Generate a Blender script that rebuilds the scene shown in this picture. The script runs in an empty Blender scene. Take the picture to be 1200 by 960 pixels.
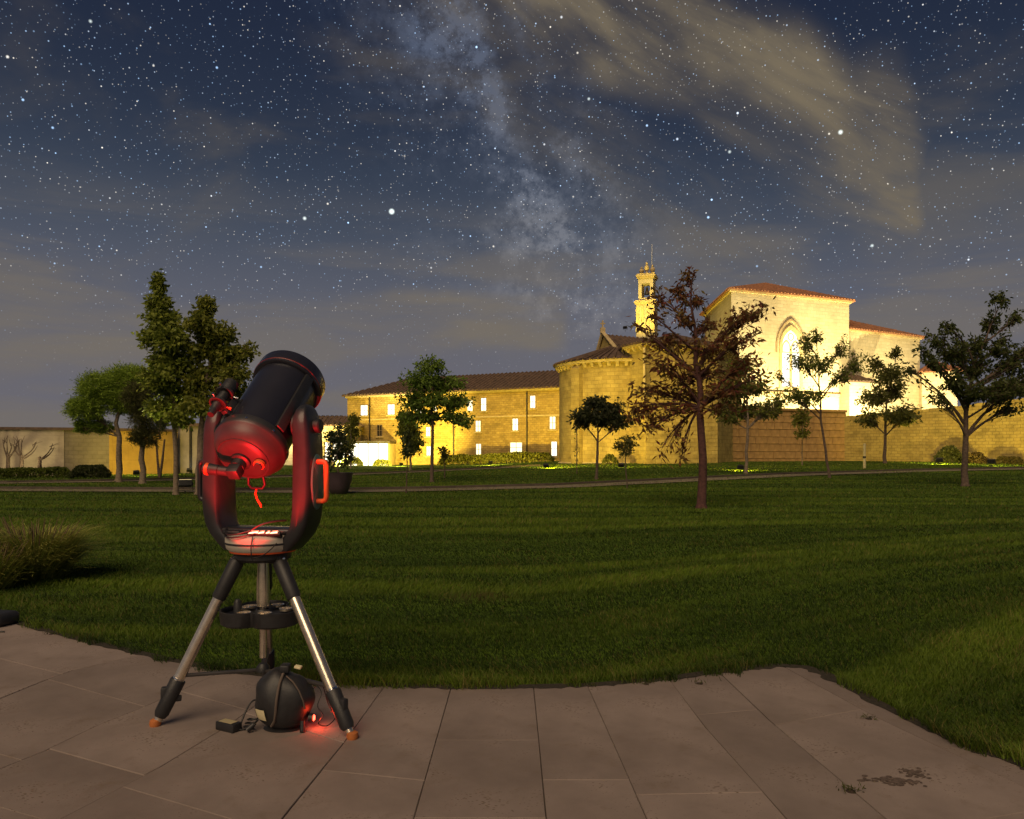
import bpy, bmesh, math, random
import numpy as np
from mathutils import Vector, Matrix
random.seed(7); RNG = np.random.default_rng(7)
S = bpy.context.scene; C = S.collection
R = math.radians
# ------------------------------------------------------------------ camera
F = 900.0; HZ = 530.0; H = 1.4           # focal length and horizon of the 1200x960 photograph, eye height
cam = bpy.data.objects.new('camera', bpy.data.cameras.new('camera')); C.objects.link(cam)
cam.location = (0, 0, H); cam.rotation_euler = (R(90), 0, 0)
cam.data.sensor_width = 36; cam.data.lens = 36*F/1200; cam.data.shift_y = (HZ-480)/1200
cam.data.clip_start = .05; cam.data.clip_end = 5000
S.camera = cam
S.view_settings.view_transform = 'Standard'; S.view_settings.look = 'None'
S.view_settings.gamma = 1; S.view_settings.exposure = .2; S.view_settings.use_curve_mapping = False
S.render.engine = 'CYCLES'
S.cycles.use_denoising = True; S.cycles.max_bounces = 6; S.cycles.sample_clamp_indirect = 3
# ------------------------------------------------------------------ night sky
def nd(nt, t, **k):
    n = nt.nodes.new(t)
    for a, v in k.items():
        if a.startswith('_'): n.inputs[a[1:]].default_value = v
        else: setattr(n, a, v)
    return n
W = bpy.data.worlds.new('World'); S.world = W; W.use_nodes = True
W.cycles.sampling_method = 'MANUAL'; W.cycles.sample_map_resolution = 256
nt = W.node_tree; nt.nodes.clear(); L = nt.links.new
def val(x): return x if hasattr(x, 'links') else None
def M(op, a, b=None, c=None, clamp=False):
    n = nt.nodes.new('ShaderNodeMath'); n.operation = op; n.use_clamp = clamp
    for i, x in enumerate((a, b, c)):
        if x is None: continue
        if isinstance(x, (int, float)): n.inputs[i].default_value = x
        else: L(x, n.inputs[i])
    return n.outputs[0]
def sstep(x, a, b):
    n = nt.nodes.new('ShaderNodeMapRange'); n.interpolation_type = 'SMOOTHSTEP'
    L(x, n.inputs[0]); n.inputs[1].default_value = a; n.inputs[2].default_value = b
    return n.outputs[0]
def comb(x, y, z):
    n = nt.nodes.new('ShaderNodeCombineXYZ')
    for i, v in enumerate((x, y, z)):
        if isinstance(v, (int, float)): n.inputs[i].default_value = v
        else: L(v, n.inputs[i])
    return n.outputs[0]
def noise(vec, scale, detail=5, rough=.55, dist=0.0):
    n = nd(nt, 'ShaderNodeTexNoise', _Scale=scale, _Detail=detail, _Roughness=rough, _Distortion=dist)
    L(vec, n.inputs['Vector']); return n.outputs['Fac']
def mixc(f, a, b, typ='MIX'):
    n = nt.nodes.new('ShaderNodeMix'); n.data_type = 'RGBA'; n.blend_type = typ
    if isinstance(f, (int, float)): n.inputs[0].default_value = f
    else: L(f, n.inputs[0])
    for i, v in ((6, a), (7, b)):
        if isinstance(v, tuple): n.inputs[i].default_value = v + (1,) if len(v) == 3 else v
        else: L(v, n.inputs[i])
    return n.outputs[2]
tc = nd(nt, 'ShaderNodeTexCoord'); D = tc.outputs['Generated']
sx = nd(nt, 'ShaderNodeSeparateXYZ'); L(D, sx.inputs[0])
AZ = M('ARCTAN2', sx.outputs[0], sx.outputs[1]); EL = M('ARCSINE', sx.outputs[2])
def azel(x, y):
    v = Vector(((x-600)/F, 1, (HZ-y)/F)).normalized(); return math.atan2(v.x, v.y), math.asin(v.z)
def segmask(x0, y0, x1, y1, w0, w1):      # soft streak along a great-arc-like segment, widths in radians
    a0, e0 = azel(x0, y0); a1, e1 = azel(x1, y1)
    dx, dy = a1-a0, e1-e0; ln = math.hypot(dx, dy)
    px = M('SUBTRACT', AZn, a0); py = M('SUBTRACT', ELn, e0)
    t = M('DIVIDE', M('ADD', M('MULTIPLY', px, dx), M('MULTIPLY', py, dy)), ln*ln, clamp=True)
    qx = M('SUBTRACT', px, M('MULTIPLY', t, dx)); qy = M('SUBTRACT', py, M('MULTIPLY', t, dy))
    d = M('SQRT', M('ADD', M('MULTIPLY', qx, qx), M('MULTIPLY', qy, qy)))
    w = M('ADD', M('MULTIPLY', t, w1-w0), w0)
    r = M('DIVIDE', d, w)
    return M('POWER', 2.718, M('MULTIPLY', M('MULTIPLY', r, r), -1.0))
wn = nd(nt, 'ShaderNodeTexNoise', _Scale=5.0, _Detail=4.0); L(D, wn.inputs['Vector'])
ws = nd(nt, 'ShaderNodeSeparateXYZ'); L(wn.outputs['Color'], ws.inputs[0])
AZn = M('ADD', AZ, M('MULTIPLY', M('SUBTRACT', ws.outputs[0], .5), .10))
ELn = M('ADD', EL, M('MULTIPLY', M('SUBTRACT', ws.outputs[1], .5), .08))
ramp = nd(nt, 'ShaderNodeValToRGB'); L(sstep(EL, -.02, .60), ramp.inputs[0]); ramp.color_ramp.interpolation = 'B_SPLINE'
cr = ramp.color_ramp
for i, (p, c) in enumerate(((0, (.130, .122, .138)), (.22, (.106, .110, .138)), (.45, (.050, .065, .096)), (.7, (.022, .032, .057)), (1, (.010, .0155, .036)))):
    e = cr.elements[i] if i < 2 else cr.elements.new(p)
    e.position = p; e.color = c + (1,)
sky = ramp.outputs[0]
# milky way: mottled band with a dark rift
mwb = segmask(520, -60, 690, 370, .125, .10)
mwc = M('MAXIMUM', segmask(635, 220, 675, 320, .05, .06), M('MAXIMUM', M('MULTIPLY', segmask(515, 50, 545, 70, .035, .035), .8), segmask(590, 130, 640, 200, .035, .04)))
mot = M('MULTIPLY', sstep(noise(D, 22, 10, .76), .40, .66), sstep(noise(D, 9, 5, .6, .5), .34, .58))
rift = M('SUBTRACT', 1.0, M('MULTIPLY', segmask(575, -20, 700, 330, .018, .028), .75))
mw = M('MULTIPLY', M('MULTIPLY', M('ADD', M('MULTIPLY', mwb, .55), M('MULTIPLY', mwc, .7)), M('ADD', M('MULTIPLY', mot, 1.6), .16)), rift)
fade = sstep(EL, .10, .24)
mw = M('MULTIPLY', mw, fade)
mwcol = mixc(sstep(EL, .15, .5), (.118, .110, .100), (.060, .074, .106))
sky = mixc(1.0, sky, mixc(mw, (0, 0, 0), mwcol), 'ADD')
# stars
def stars(scale, r, amp, powr, seed):
    v = nd(nt, 'ShaderNodeTexVoronoi', _Scale=scale); v.feature = 'F1'
    off = nd(nt, 'ShaderNodeVectorMath', operation='ADD'); L(D, off.inputs[0]); off.inputs[1].default_value = (seed, seed*.7, -seed)
    L(off.outputs[0], v.inputs['Vector'])
    s3 = nd(nt, 'ShaderNodeSeparateXYZ'); L(v.outputs['Color'], s3.inputs[0])
    rr = M('MULTIPLY', M('ADD', M('MULTIPLY', s3.outputs[1], .7), .45), r*scale)
    core = M('SUBTRACT', 1.0, M('DIVIDE', v.outputs['Distance'], rr), clamp=True)
    b = M('MULTIPLY', M('POWER', core, 1.2), M('MULTIPLY', M('POWER', s3.outputs[0], powr), amp))
    col = mixc(sstep(s3.outputs[2], .25, .85), (.42, .66, 1.0), (1.0, .92, .78))
    return b, col
vis = M('MULTIPLY', sstep(EL, .06, .30), 1.0)
def addstars(sky, cloudf):
    for sc, r, amp, pw, sd in ((50, .0017, 3.2, 2.8, 3.1), (125, .00105, 2.4, 2.2, 11.7), (260, .00088, 1.5, 1.5, 23.3)):
        b, col = stars(sc, r, amp, pw, sd)
        b = M('MULTIPLY', M('MULTIPLY', b, M('ADD', M('MULTIPLY', vis, .93), .07)), cloudf)
        n = nt.nodes.new('ShaderNodeMix'); n.data_type = 'RGBA'; n.inputs[0].default_value = 1; n.blend_type = 'ADD'
        sc_ = nt.nodes.new('ShaderNodeVectorMath'); sc_.operation = 'SCALE'; L(col, sc_.inputs[0]); L(b, sc_.inputs['Scale'])
        L(sky, n.inputs[6]); L(sc_.outputs[0], n.inputs[7]); sky = n.outputs[2]
    for (x, y, r, amp) in ((459, 248, .0042, 2.4), (357, 256, .0028, 1.3), (985, 155, .0032, 1.6), (1022, 288, .0024, 1.0), (106, 25, .0022, .9), (690, 116, .0022, .9), (855, 178, .0024, .9)):
        v = Vector(((x-600)/F, 1, (HZ-y)/F)).normalized()
        dt = nd(nt, 'ShaderNodeVectorMath', operation='DISTANCE'); L(D, dt.inputs[0]); dt.inputs[1].default_value = v
        b = M('MULTIPLY', M('POWER', M('SUBTRACT', 1.0, M('DIVIDE', dt.outputs['Value'], r), clamp=True), 1.3), amp)
        n = nt.nodes.new('ShaderNodeMix'); n.data_type = 'RGBA'; n.inputs[0].default_value = 1; n.blend_type = 'ADD'
        L(sky, n.inputs[6]); L(mixc(M('MINIMUM', b, 10), (0, 0, 0), (.9, 1, .95)), n.inputs[7])
        mx = nt.nodes.new('ShaderNodeVectorMath'); mx.operation = 'SCALE'; mx.inputs[0].default_value = (.88, 1, .96); L(b, mx.inputs['Scale'])
        L(mx.outputs[0], n.inputs[7]); sky = n.outputs[2]
    return sky
# clouds lit by the town: long low banks and one tall plume
low = comb(M('MULTIPLY', AZ, 2.2), M('MULTIPLY', EL, 16.0), 0.3)
cl1 = M('MULTIPLY', sstep(noise(low, 1.3, 6, .55, .3), .44, .66), M('MULTIPLY', sstep(EL, .34, .20), sstep(EL, -.02, .04)))
bank = sstep(segmask(-700, 366, 650, 374, .050, .040), .25, .85)
cl1 = M('MAXIMUM', M('MULTIPLY', cl1, .55), M('MULTIPLY', bank, M('ADD', M('MULTIPLY', sstep(noise(low, 2.0, 7, .55, .3), .28, .70), .72), .18)))
pa0, pe0 = azel(600, -20); pa1, pe1 = azel(1050, 235); pln = math.hypot(pa1-pa0, pe1-pe0); pux, puy = (pa1-pa0)/pln, (pe1-pe0)/pln
pal = M('ADD', M('MULTIPLY', AZ, pux), M('MULTIPLY', EL, puy)); pcr = M('SUBTRACT', M('MULTIPLY', EL, pux), M('MULTIPLY', AZ, puy))
fil = sstep(noise(comb(M('MULTIPLY', pal, 3.2), M('MULTIPLY', pcr, 13.0), 1.7), 1.3, 7, .56, .35), .30, .70)
pl = M('MAXIMUM', segmask(560, -60, 850, 55, .10, .06), segmask(850, 55, 1000, 185, .060, .065))
pl = M('MAXIMUM', pl, M('MULTIPLY', segmask(1010, 185, 1050, 240, .085, .06), 1.0))
endc = sstep(AZn, azel(1092, 190)[0], azel(1060, 190)[0])
pl = M('MULTIPLY', M('MULTIPLY', sstep(pl, .12, .70), endc), M('ADD', M('MULTIPLY', fil, .85), .16))
up = M('MULTIPLY', sstep(noise(comb(M('MULTIPLY', AZ, 2.0), M('MULTIPLY', EL, 4.5), 4.1), 1.5, 5, .55, .4), .50, .78), .40)
st2 = M('MULTIPLY', M('MULTIPLY', sstep(segmask(600, 110, 900, 300, .05, .05), .1, .9), fil), .38)
cl2 = M('MAXIMUM', M('MAXIMUM', pl, up), st2)
ccol1 = (.158, .136, .110); ccol2 = (.175, .142, .094)
sky = mixc(M('MULTIPLY', cl2, .92), sky, ccol2)
sky = mixc(M('MINIMUM', cl1, .9), sky, ccol1)
sky = addstars(sky, M('SUBTRACT', 1.0, M('MULTIPLY', M('MAXIMUM', cl1, M('MULTIPLY', cl2, .6)), .85), clamp=True))
bg = nd(nt, 'ShaderNodeBackground', _Strength=1.0); L(sky, bg.inputs[0])
ow = nd(nt, 'ShaderNodeOutputWorld'); L(bg.outputs[0], ow.inputs[0])
# ------------------------------------------------------------------ sun lamp: faint warm night glow from high behind the terrace
sl = bpy.data.lights.new('sun', 'SUN'); sl.energy = 2.15; sl.angle = R(45); sl.color = (1, .74, .47)
sun = bpy.data.objects.new('sun', sl); C.objects.link(sun)
sun.rotation_euler = Vector((.22, .67, -.71)).to_track_quat('-Z', 'Y').to_euler()
# ------------------------------------------------------------------ terrain and pixel rays
def sst(t): t = np.clip(t, 0, 1); return t*t*(3-2*t)
def ground(x, y):
    return .62*sst((np.asarray(x, float)+14)/24)*np.clip((np.asarray(y, float)-16)/46, 0, 1)
def gp(x, y):                                # where a pixel's ray meets the lawn
    lo, hi = .3, 140.
    for _ in range(60):
        m = .5*(lo+hi); z = H-(y-HZ)/F*m
        if z > float(ground((x-600)/F*m, m)): lo = m
        else: hi = m
    return Vector(((x-600)/F*lo, lo, float(ground((x-600)/F*lo, lo))))
def at(x, y, Z): return Vector(((x-600)/F*Z, Z, H+(HZ-y)/F*Z))
# ------------------------------------------------------------------ materials
MATS = {}
def mat(name, col, rough=.7, metal=0., var=.25, scale=8., bump=0., bscale=None, emit=None, estr=0., coat=0., spec=.5, detail=6):
    if name in MATS: return MATS[name]
    m = bpy.data.materials.new(name); m.use_nodes = True; MATS[name] = m
    t = m.node_tree; b = t.nodes['Principled BSDF']; l = t.links.new
    b.inputs['Roughness'].default_value = rough; b.inputs['Metallic'].default_value = metal
    b.inputs['Coat Weight'].default_value = coat; b.inputs['Specular IOR Level'].default_value = spec
    c = t.nodes.new('ShaderNodeTexCoord')
    n = t.nodes.new('ShaderNodeTexNoise'); n.inputs['Scale'].default_value = scale; n.inputs['Detail'].default_value = detail
    l(c.outputs['Object'], n.inputs['Vector'])
    r = t.nodes.new('ShaderNodeValToRGB'); l(n.outputs['Fac'], r.inputs[0])
    r.color_ramp.elements[0].position = .3; r.color_ramp.elements[1].position = .7
    r.color_ramp.elements[0].color = tuple(x*(1-var) for x in col)+(1,); r.color_ramp.elements[1].color = tuple(min(1, x*(1+var)) for x in col)+(1,)
    l(r.outputs[0], b.inputs['Base Color'])
    if bump:
        n2 = t.nodes.new('ShaderNodeTexNoise'); n2.inputs['Scale'].default_value = bscale or scale*4; n2.inputs['Detail'].default_value = 5
        l(c.outputs['Object'], n2.inputs['Vector'])
        bp = t.nodes.new('ShaderNodeBump'); bp.inputs['Strength'].default_value = bump; bp.inputs['Distance'].default_value = .02
        l(n2.outputs['Fac'], bp.inputs['Height']); l(bp.outputs[0], b.inputs['Normal'])
    if emit:
        b.inputs['Emission Color'].default_value = emit+(1,); b.inputs['Emission Strength'].default_value = estr
    return m
def masonry(name, c1, c2, mortar, bw, bh, var=.3, bump=.5):
    m = bpy.data.materials.new(name); m.use_nodes = True; MATS[name] = m
    t = m.node_tree; b = t.nodes['Principled BSDF']; l = t.links.new; b.inputs['Roughness'].default_value = .9
    uv = t.nodes.new('ShaderNodeUVMap')
    wob = t.nodes.new('ShaderNodeTexNoise'); wob.inputs['Scale'].default_value = 1.2; l(uv.outputs[0], wob.inputs['Vector'])
    mixv = t.nodes.new('ShaderNodeMix'); mixv.data_type = 'RGBA'; mixv.blend_type = 'LINEAR_LIGHT'; mixv.inputs[0].default_value = .05
    l(uv.outputs[0], mixv.inputs[6]); l(wob.outputs['Color'], mixv.inputs[7])
    br = t.nodes.new('ShaderNodeTexBrick'); l(mixv.outputs[2], br.inputs['Vector'])
    br.inputs['Scale'].default_value = 1; br.inputs['Brick Width'].default_value = bw; br.inputs['Row Height'].default_value = bh
    br.inputs['Mortar Size'].default_value = .022; br.inputs['Mortar Smooth'].default_value = .3
    br.inputs['Color1'].default_value = c1+(1,); br.inputs['Color2'].default_value = c2+(1,); br.inputs['Mortar'].default_value = mortar+(1,)
    n = t.nodes.new('ShaderNodeTexNoise'); n.inputs['Scale'].default_value = .9; n.inputs['Detail'].default_value = 8; n.inputs['Roughness'].default_value = .65
    l(uv.outputs[0], n.inputs['Vector'])
    mp = t.nodes.new('ShaderNodeMapRange'); l(n.outputs['Fac'], mp.inputs[0]); mp.inputs[1].default_value = .3; mp.inputs[2].default_value = .7
    mp.inputs[3].default_value = 1-var; mp.inputs[4].default_value = 1+var*.6
    vm = t.nodes.new('ShaderNodeVectorMath'); vm.operation = 'SCALE'; l(br.outputs['Color'], vm.inputs[0]); l(mp.outputs[0], vm.inputs['Scale'])
    l(vm.outputs[0], b.inputs['Base Color'])
    n3 = t.nodes.new('ShaderNodeTexNoise'); n3.inputs['Scale'].default_value = 7; n3.inputs['Detail'].default_value = 5; l(uv.outputs[0], n3.inputs['Vector'])
    ad = t.nodes.new('ShaderNodeMath'); ad.operation = 'MULTIPLY_ADD'; ad.inputs[1].default_value = -1.2; l(br.outputs['Fac'], ad.inputs[0]); l(n3.outputs['Fac'], ad.inputs[2])
    bp = t.nodes.new('ShaderNodeBump'); bp.inputs['Strength'].default_value = bump; bp.inputs['Distance'].default_value = .05
    l(ad.outputs[0], bp.inputs['Height']); l(bp.outputs[0], b.inputs['Normal'])
    return m
def attrmat(name, rough=.6, trans=.35, spec=.25):        # colours from the mesh's own leaf/blade colour attribute
    m = bpy.data.materials.new(name); m.use_nodes = True; MATS[name] = m
    t = m.node_tree; b = t.nodes['Principled BSDF']; l = t.links.new
    a = t.nodes.new('ShaderNodeAttribute'); a.attribute_name = 'Col'
    l(a.outputs['Color'], b.inputs['Base Color']); b.inputs['Roughness'].default_value = rough; b.inputs['Specular IOR Level'].default_value = spec
    tr = t.nodes.new('ShaderNodeBsdfTranslucent'); l(a.outputs['Color'], tr.inputs[0])
    mx = t.nodes.new('ShaderNodeMixShader'); mx.inputs[0].default_value = trans
    l(b.outputs[0], mx.inputs[1]); l(tr.outputs[0], mx.inputs[2]); l(mx.outputs[0], t.nodes['Material Output'].inputs[0])
    return m
def glow(name, col, s):
    m = bpy.data.materials.new(name); m.use_nodes = True; MATS[name] = m
    t = m.node_tree; t.nodes.clear(); e = t.nodes.new('ShaderNodeEmission'); o = t.nodes.new('ShaderNodeOutputMaterial')
    e.inputs[0].default_value = col+(1,); e.inputs[1].default_value = s; t.links.new(e.outputs[0], o.inputs[0]); return m
# ------------------------------------------------------------------ mesh helpers
class MB:
    def __init__(s): s.v = []; s.f = []; s.uv = None
    def add(s, vs, fs, m=None):
        o = len(s.v)
        s.v += [tuple(m @ Vector(p)) if m is not None else tuple(p) for p in vs]
        s.f += [tuple(i+o for i in f) for f in fs]; return s
    def box(s, x0, x1, y0, y1, z0, z1, m=None):
        return s.add([(x0, y0, z0), (x1, y0, z0), (x1, y1, z0), (x0, y1, z0), (x0, y0, z1), (x1, y0, z1), (x1, y1, z1), (x0, y1, z1)],
                     [(3, 2, 1, 0), (4, 5, 6, 7), (0, 1, 5, 4), (1, 2, 6, 5), (2, 3, 7, 6), (3, 0, 4, 7)], m)
    def rbox(s, x0, x1, y0, y1, z0, z1, r, m=None, seg=2):
        bm = bmesh.new(); bmesh.ops.create_cube(bm, size=1)
        for v in bm.verts: v.co = Vector((x0+(v.co.x+.5)*(x1-x0), y0+(v.co.y+.5)*(y1-y0), z0+(v.co.z+.5)*(z1-z0)))
        bmesh.ops.bevel(bm, geom=bm.edges[:], offset=r, segments=seg, profile=.5, affect='EDGES')
        bm.verts.index_update(); s.add([v.co.copy() for v in bm.verts], [[v.index for v in f.verts] for f in bm.faces], m); bm.free(); return s
    def tube(s, pts, rad, n=8, m=None, caps=True):
        pts = [Vector(p) for p in pts]; rs = rad if isinstance(rad, (list, tuple)) else [rad]*len(pts)
        vs = []; fs = []; t0 = (pts[1]-pts[0]).normalized(); u = t0.orthogonal().normalized()
        for i, p in enumerate(pts):
            t = (pts[min(i+1, len(pts)-1)]-pts[max(i-1, 0)]).normalized()
            u = (u-t*u.dot(t)); u = u.normalized() if u.length > 1e-6 else t.orthogonal().normalized(); w = t.cross(u)
            for k in range(n):
                a = 2*math.pi*k/n; vs.append(p+(u*math.cos(a)+w*math.sin(a))*rs[i])
        for i in range(len(pts)-1):
            for k in range(n): fs.append((i*n+k, i*n+(k+1) % n, (i+1)*n+(k+1) % n, (i+1)*n+k))
        if caps: fs.append(tuple(range(n-1, -1, -1))); fs.append(tuple((len(pts)-1)*n+k for k in range(n)))
        return s.add(vs, fs, m)
    def lathe(s, prof, n=32, m=None, a0=0, a1=2*math.pi):      # prof: (r, z), axis z
        full = abs(a1-a0-2*math.pi) < 1e-6; k = n if full else n+1; vs = []; fs = []
        for r, z in prof:
            for i in range(k):
                a = a0+(a1-a0)*i/n; vs.append((r*math.cos(a), r*math.sin(a), z))
        for j in range(len(prof)-1):
            for i in range(n if full else n):
                i2 = (i+1) % k; fs.append((j*k+i, j*k+i2, (j+1)*k+i2, (j+1)*k+i))
        if full:
            if prof[0][0] > 1e-5: fs.append(tuple(range(k-1, -1, -1)))
            if prof[-1][0] > 1e-5: fs.append(tuple((len(prof)-1)*k+i for i in range(k)))
        return s.add(vs, fs, m)
    def prism(s, poly, z0, z1, m=None):
        n = len(poly); vs = [(p[0], p[1], z0) for p in poly]+[(p[0], p[1], z1) for p in poly]
        fs = [tuple(range(n-1, -1, -1)), tuple(range(n, 2*n))]+[(i, (i+1) % n, n+(i+1) % n, n+i) for i in range(n)]
        return s.add(vs, fs, m)
    def sphere(s, c, r, n=12, sc=(1, 1, 1), m=None):
        prof = [(r*math.sin(math.pi*i/n), -r*math.cos(math.pi*i/n)) for i in range(n+1)]; prof[0] = (1e-4, -r); prof[-1] = (1e-4, r)
        mm = Matrix.Translation(c) @ Matrix.Diagonal((*sc, 1)); return s.lathe(prof, 2*n, mm if m is None else m @ mm)
    def obj(s, name, material, parent=None, smooth=None, uv=None, loc=None):
        me = bpy.data.meshes.new(name); me.from_pydata(s.v, [], s.f); me.materials.append(material)
        if smooth is not None:
            me.polygons.foreach_set('use_smooth', [True]*len(me.polygons)); me.set_sharp_from_angle(angle=R(smooth))
        if uv is not None:
            ul = me.uv_layers.new(name='UVMap')
            for p in me.polygons:
                nrm = p.normal
                for li in p.loop_indices:
                    co = me.vertices[me.loops[li].vertex_index].co
                    if uv == 'planar':
                        if abs(nrm.z) > .8: ul.data[li].uv = (co.x, co.y)
                        else:
                            tx = Vector((-nrm.y, nrm.x, 0)).normalized(); ul.data[li].uv = (co.x*tx.x+co.y*tx.y, co.z)
                    else: ul.data[li].uv = (math.atan2(co.y-uv[1], co.x-uv[0])*uv[2], co.z)
        return link(name, me, parent, loc)
def link(name, data, parent=None, loc=None):
    o = bpy.data.objects.new(name, data); C.objects.link(o)
    if parent is not None: o.parent = parent
    if loc is not None: o.location = loc
    return o
def tag(o, label=None, cat=None, group=None, kind=None):
    if label: o['label'] = label
    if cat: o['category'] = cat
    if group: o['group'] = group
    if kind: o['kind'] = kind
    return o
def empty(name, loc=(0, 0, 0), rz=0):
    o = link(name, None); o.location = loc; o.rotation_euler = (0, 0, rz); o.empty_display_size = .2; return o
def colmesh(name, verts, faces, cols, material, parent=None):   # numpy arrays; faces all the same size
    me = bpy.data.meshes.new(name); nf, k = faces.shape
    me.vertices.add(len(verts)); me.vertices.foreach_set('co', verts.astype(np.float32).ravel())
    me.loops.add(nf*k); me.loops.foreach_set('vertex_index', faces.astype(np.int32).ravel())
    me.polygons.add(nf); me.polygons.foreach_set('loop_start', np.arange(0, nf*k, k, dtype=np.int32)); me.update(calc_edges=True)
    a = me.color_attributes.new('Col', 'FLOAT_COLOR', 'POINT')
    a.data.foreach_set('color', np.c_[cols, np.ones(len(cols))].astype(np.float32).ravel())
    me.materials.append(material); return link(name, me, parent)
# ------------------------------------------------------------------ palette
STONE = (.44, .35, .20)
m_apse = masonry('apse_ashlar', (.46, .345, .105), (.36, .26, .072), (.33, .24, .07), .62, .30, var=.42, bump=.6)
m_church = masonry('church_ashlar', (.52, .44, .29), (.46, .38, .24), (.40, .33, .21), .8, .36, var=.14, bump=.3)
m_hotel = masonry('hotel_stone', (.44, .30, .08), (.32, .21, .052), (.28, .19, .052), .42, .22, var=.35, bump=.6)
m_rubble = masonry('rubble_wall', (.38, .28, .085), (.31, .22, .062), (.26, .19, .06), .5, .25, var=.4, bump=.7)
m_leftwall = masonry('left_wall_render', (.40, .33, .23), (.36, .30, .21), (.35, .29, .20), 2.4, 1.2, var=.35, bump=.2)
m_trim = mat('stone_trim', (.48, .37, .18), .85, var=.2, scale=3, bump=.3)
m_block = mat('dressed_block', (.36, .215, .075), .9, var=.28, scale=2.2, bump=.4, bscale=14)
m_mortar = mat('mortar', (.40, .28, .12), .95, var=.2, scale=6)
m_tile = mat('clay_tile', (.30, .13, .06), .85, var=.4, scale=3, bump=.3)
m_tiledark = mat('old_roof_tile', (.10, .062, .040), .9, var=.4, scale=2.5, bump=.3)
m_frame = mat('window_frame_paint', (.25, .18, .10), .5)
m_iron = mat('dark_iron', (.04, .035, .03), .5, .6)
m_pane = glow('lit_room_glass', (1, .86, .52), 2.6)
PANES = [m_pane, glow('lit_room_glass_soft', (1, .82, .45), 2.0), glow('lit_room_glass_pale', (1, .93, .70), 2.0)]
m_panew = glow('bright_hall_glass', (1, .90, .62), 3.4)
m_dark = mat('dark_window_glass', (.03, .025, .02), .1)
m_bark = mat('bark', (.09, .062, .045), .95, var=.45, scale=14, bump=.6)
m_palebark = mat('pale_bark', (.17, .13, .09), .95, var=.4, scale=12, bump=.6)
m_leaf = attrmat('leaf', .5, .45)
m_needle = attrmat('needle', .6, .3)
m_grassblade = attrmat('grass_blade', .6, .25, .2)
# ------------------------------------------------------------------ paving edge (photograph pixels -> ground)
EX = np.array([-600, -300, -60, 0, 100, 200, 300, 400, 500, 600, 700, 780, 850, 910, 945, 975, 1020, 1060, 1110, 1160, 1210, 1300, 1500, 1900], float)
EY = np.array([590, 660, 716, 728, 755, 778, 795, 805, 809, 810, 807, 800, 790, 784, 786, 797, 825, 845, 869, 888, 908, 945, 1025, 1180], float)
def edge(x): return np.interp(x, EX, EY)
# the lawn: one sheet with gentle rise, reaching the horizon
xs = np.unique(np.concatenate([np.linspace(-60, 60, 81), np.array([-3000, -1500, -700, -300, -150, -90, 90, 150, 300, 700, 1500, 3000])]))
ys = np.unique(np.concatenate([np.linspace(-10, 100, 89), np.array([-400, -150, -60, -25, 130, 200, 400, 900, 3000])]))
gx, gy = np.meshgrid(xs, ys); gz = ground(gx, gy)
nx, ny = len(xs), len(ys)
b = MB(); b.v = list(zip(gx.ravel().tolist(), gy.ravel().tolist(), gz.ravel().tolist()))
b.f = [(j*nx+i, j*nx+i+1, (j+1)*nx+i+1, (j+1)*nx+i) for j in range(ny-1) for i in range(nx-1)]
def lawn_mat():
    m = bpy.data.materials.new('lawn_turf'); m.use_nodes = True; t = m.node_tree; bs = t.nodes['Principled BSDF']; l = t.links.new
    bs.inputs['Roughness'].default_value = 1; bs.inputs['Specular IOR Level'].default_value = .1
    c = t.nodes.new('ShaderNodeTexCoord'); mp = t.nodes.new('ShaderNodeMapping'); mp.inputs['Scale'].default_value = (.12, .8, 1); l(c.outputs['Object'], mp.inputs['Vector'])
    n = t.nodes.new('ShaderNodeTexNoise'); n.inputs['Scale'].default_value = 1.1; n.inputs['Detail'].default_value = 8; n.inputs['Roughness'].default_value = .65; l(mp.outputs[0], n.inputs['Vector'])
    n2 = t.nodes.new('ShaderNodeTexNoise'); n2.inputs['Scale'].default_value = 18; n2.inputs['Detail'].default_value = 6; l(c.outputs['Object'], n2.inputs['Vector'])
    mx = t.nodes.new('ShaderNodeMath'); mx.operation = 'MULTIPLY_ADD'; mx.inputs[1].default_value = .5; l(n2.outputs['Fac'], mx.inputs[0]); 
    hf = t.nodes.new('ShaderNodeMath'); hf.operation = 'MULTIPLY'; hf.inputs[1].default_value = .5; l(n.outputs['Fac'], hf.inputs[0]); l(hf.outputs[0], mx.inputs[2])
    r = t.nodes.new('ShaderNodeValToRGB'); l(mx.outputs[0], r.inputs[0])
    r.color_ramp.elements[0].position = .36; r.color_ramp.elements[0].color = (.018, .038, .004, 1)
    r.color_ramp.elements[1].position = .66; r.color_ramp.elements[1].color = (.09, .15, .013, 1)
    l(r.outputs[0], bs.inputs['Base Color'])
    bp = t.nodes.new('ShaderNodeBump'); bp.inputs['Strength'].default_value = .8; bp.inputs['Distance'].default_value = .08; l(mx.outputs[0], bp.inputs['Height']); l(bp.outputs[0], bs.inputs['Normal'])
    return m
tag(b.obj('lawn', lawn_mat(), smooth=180), 'dark green mown lawn spreading to the old walls', 'lawn', kind='structure')
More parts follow.
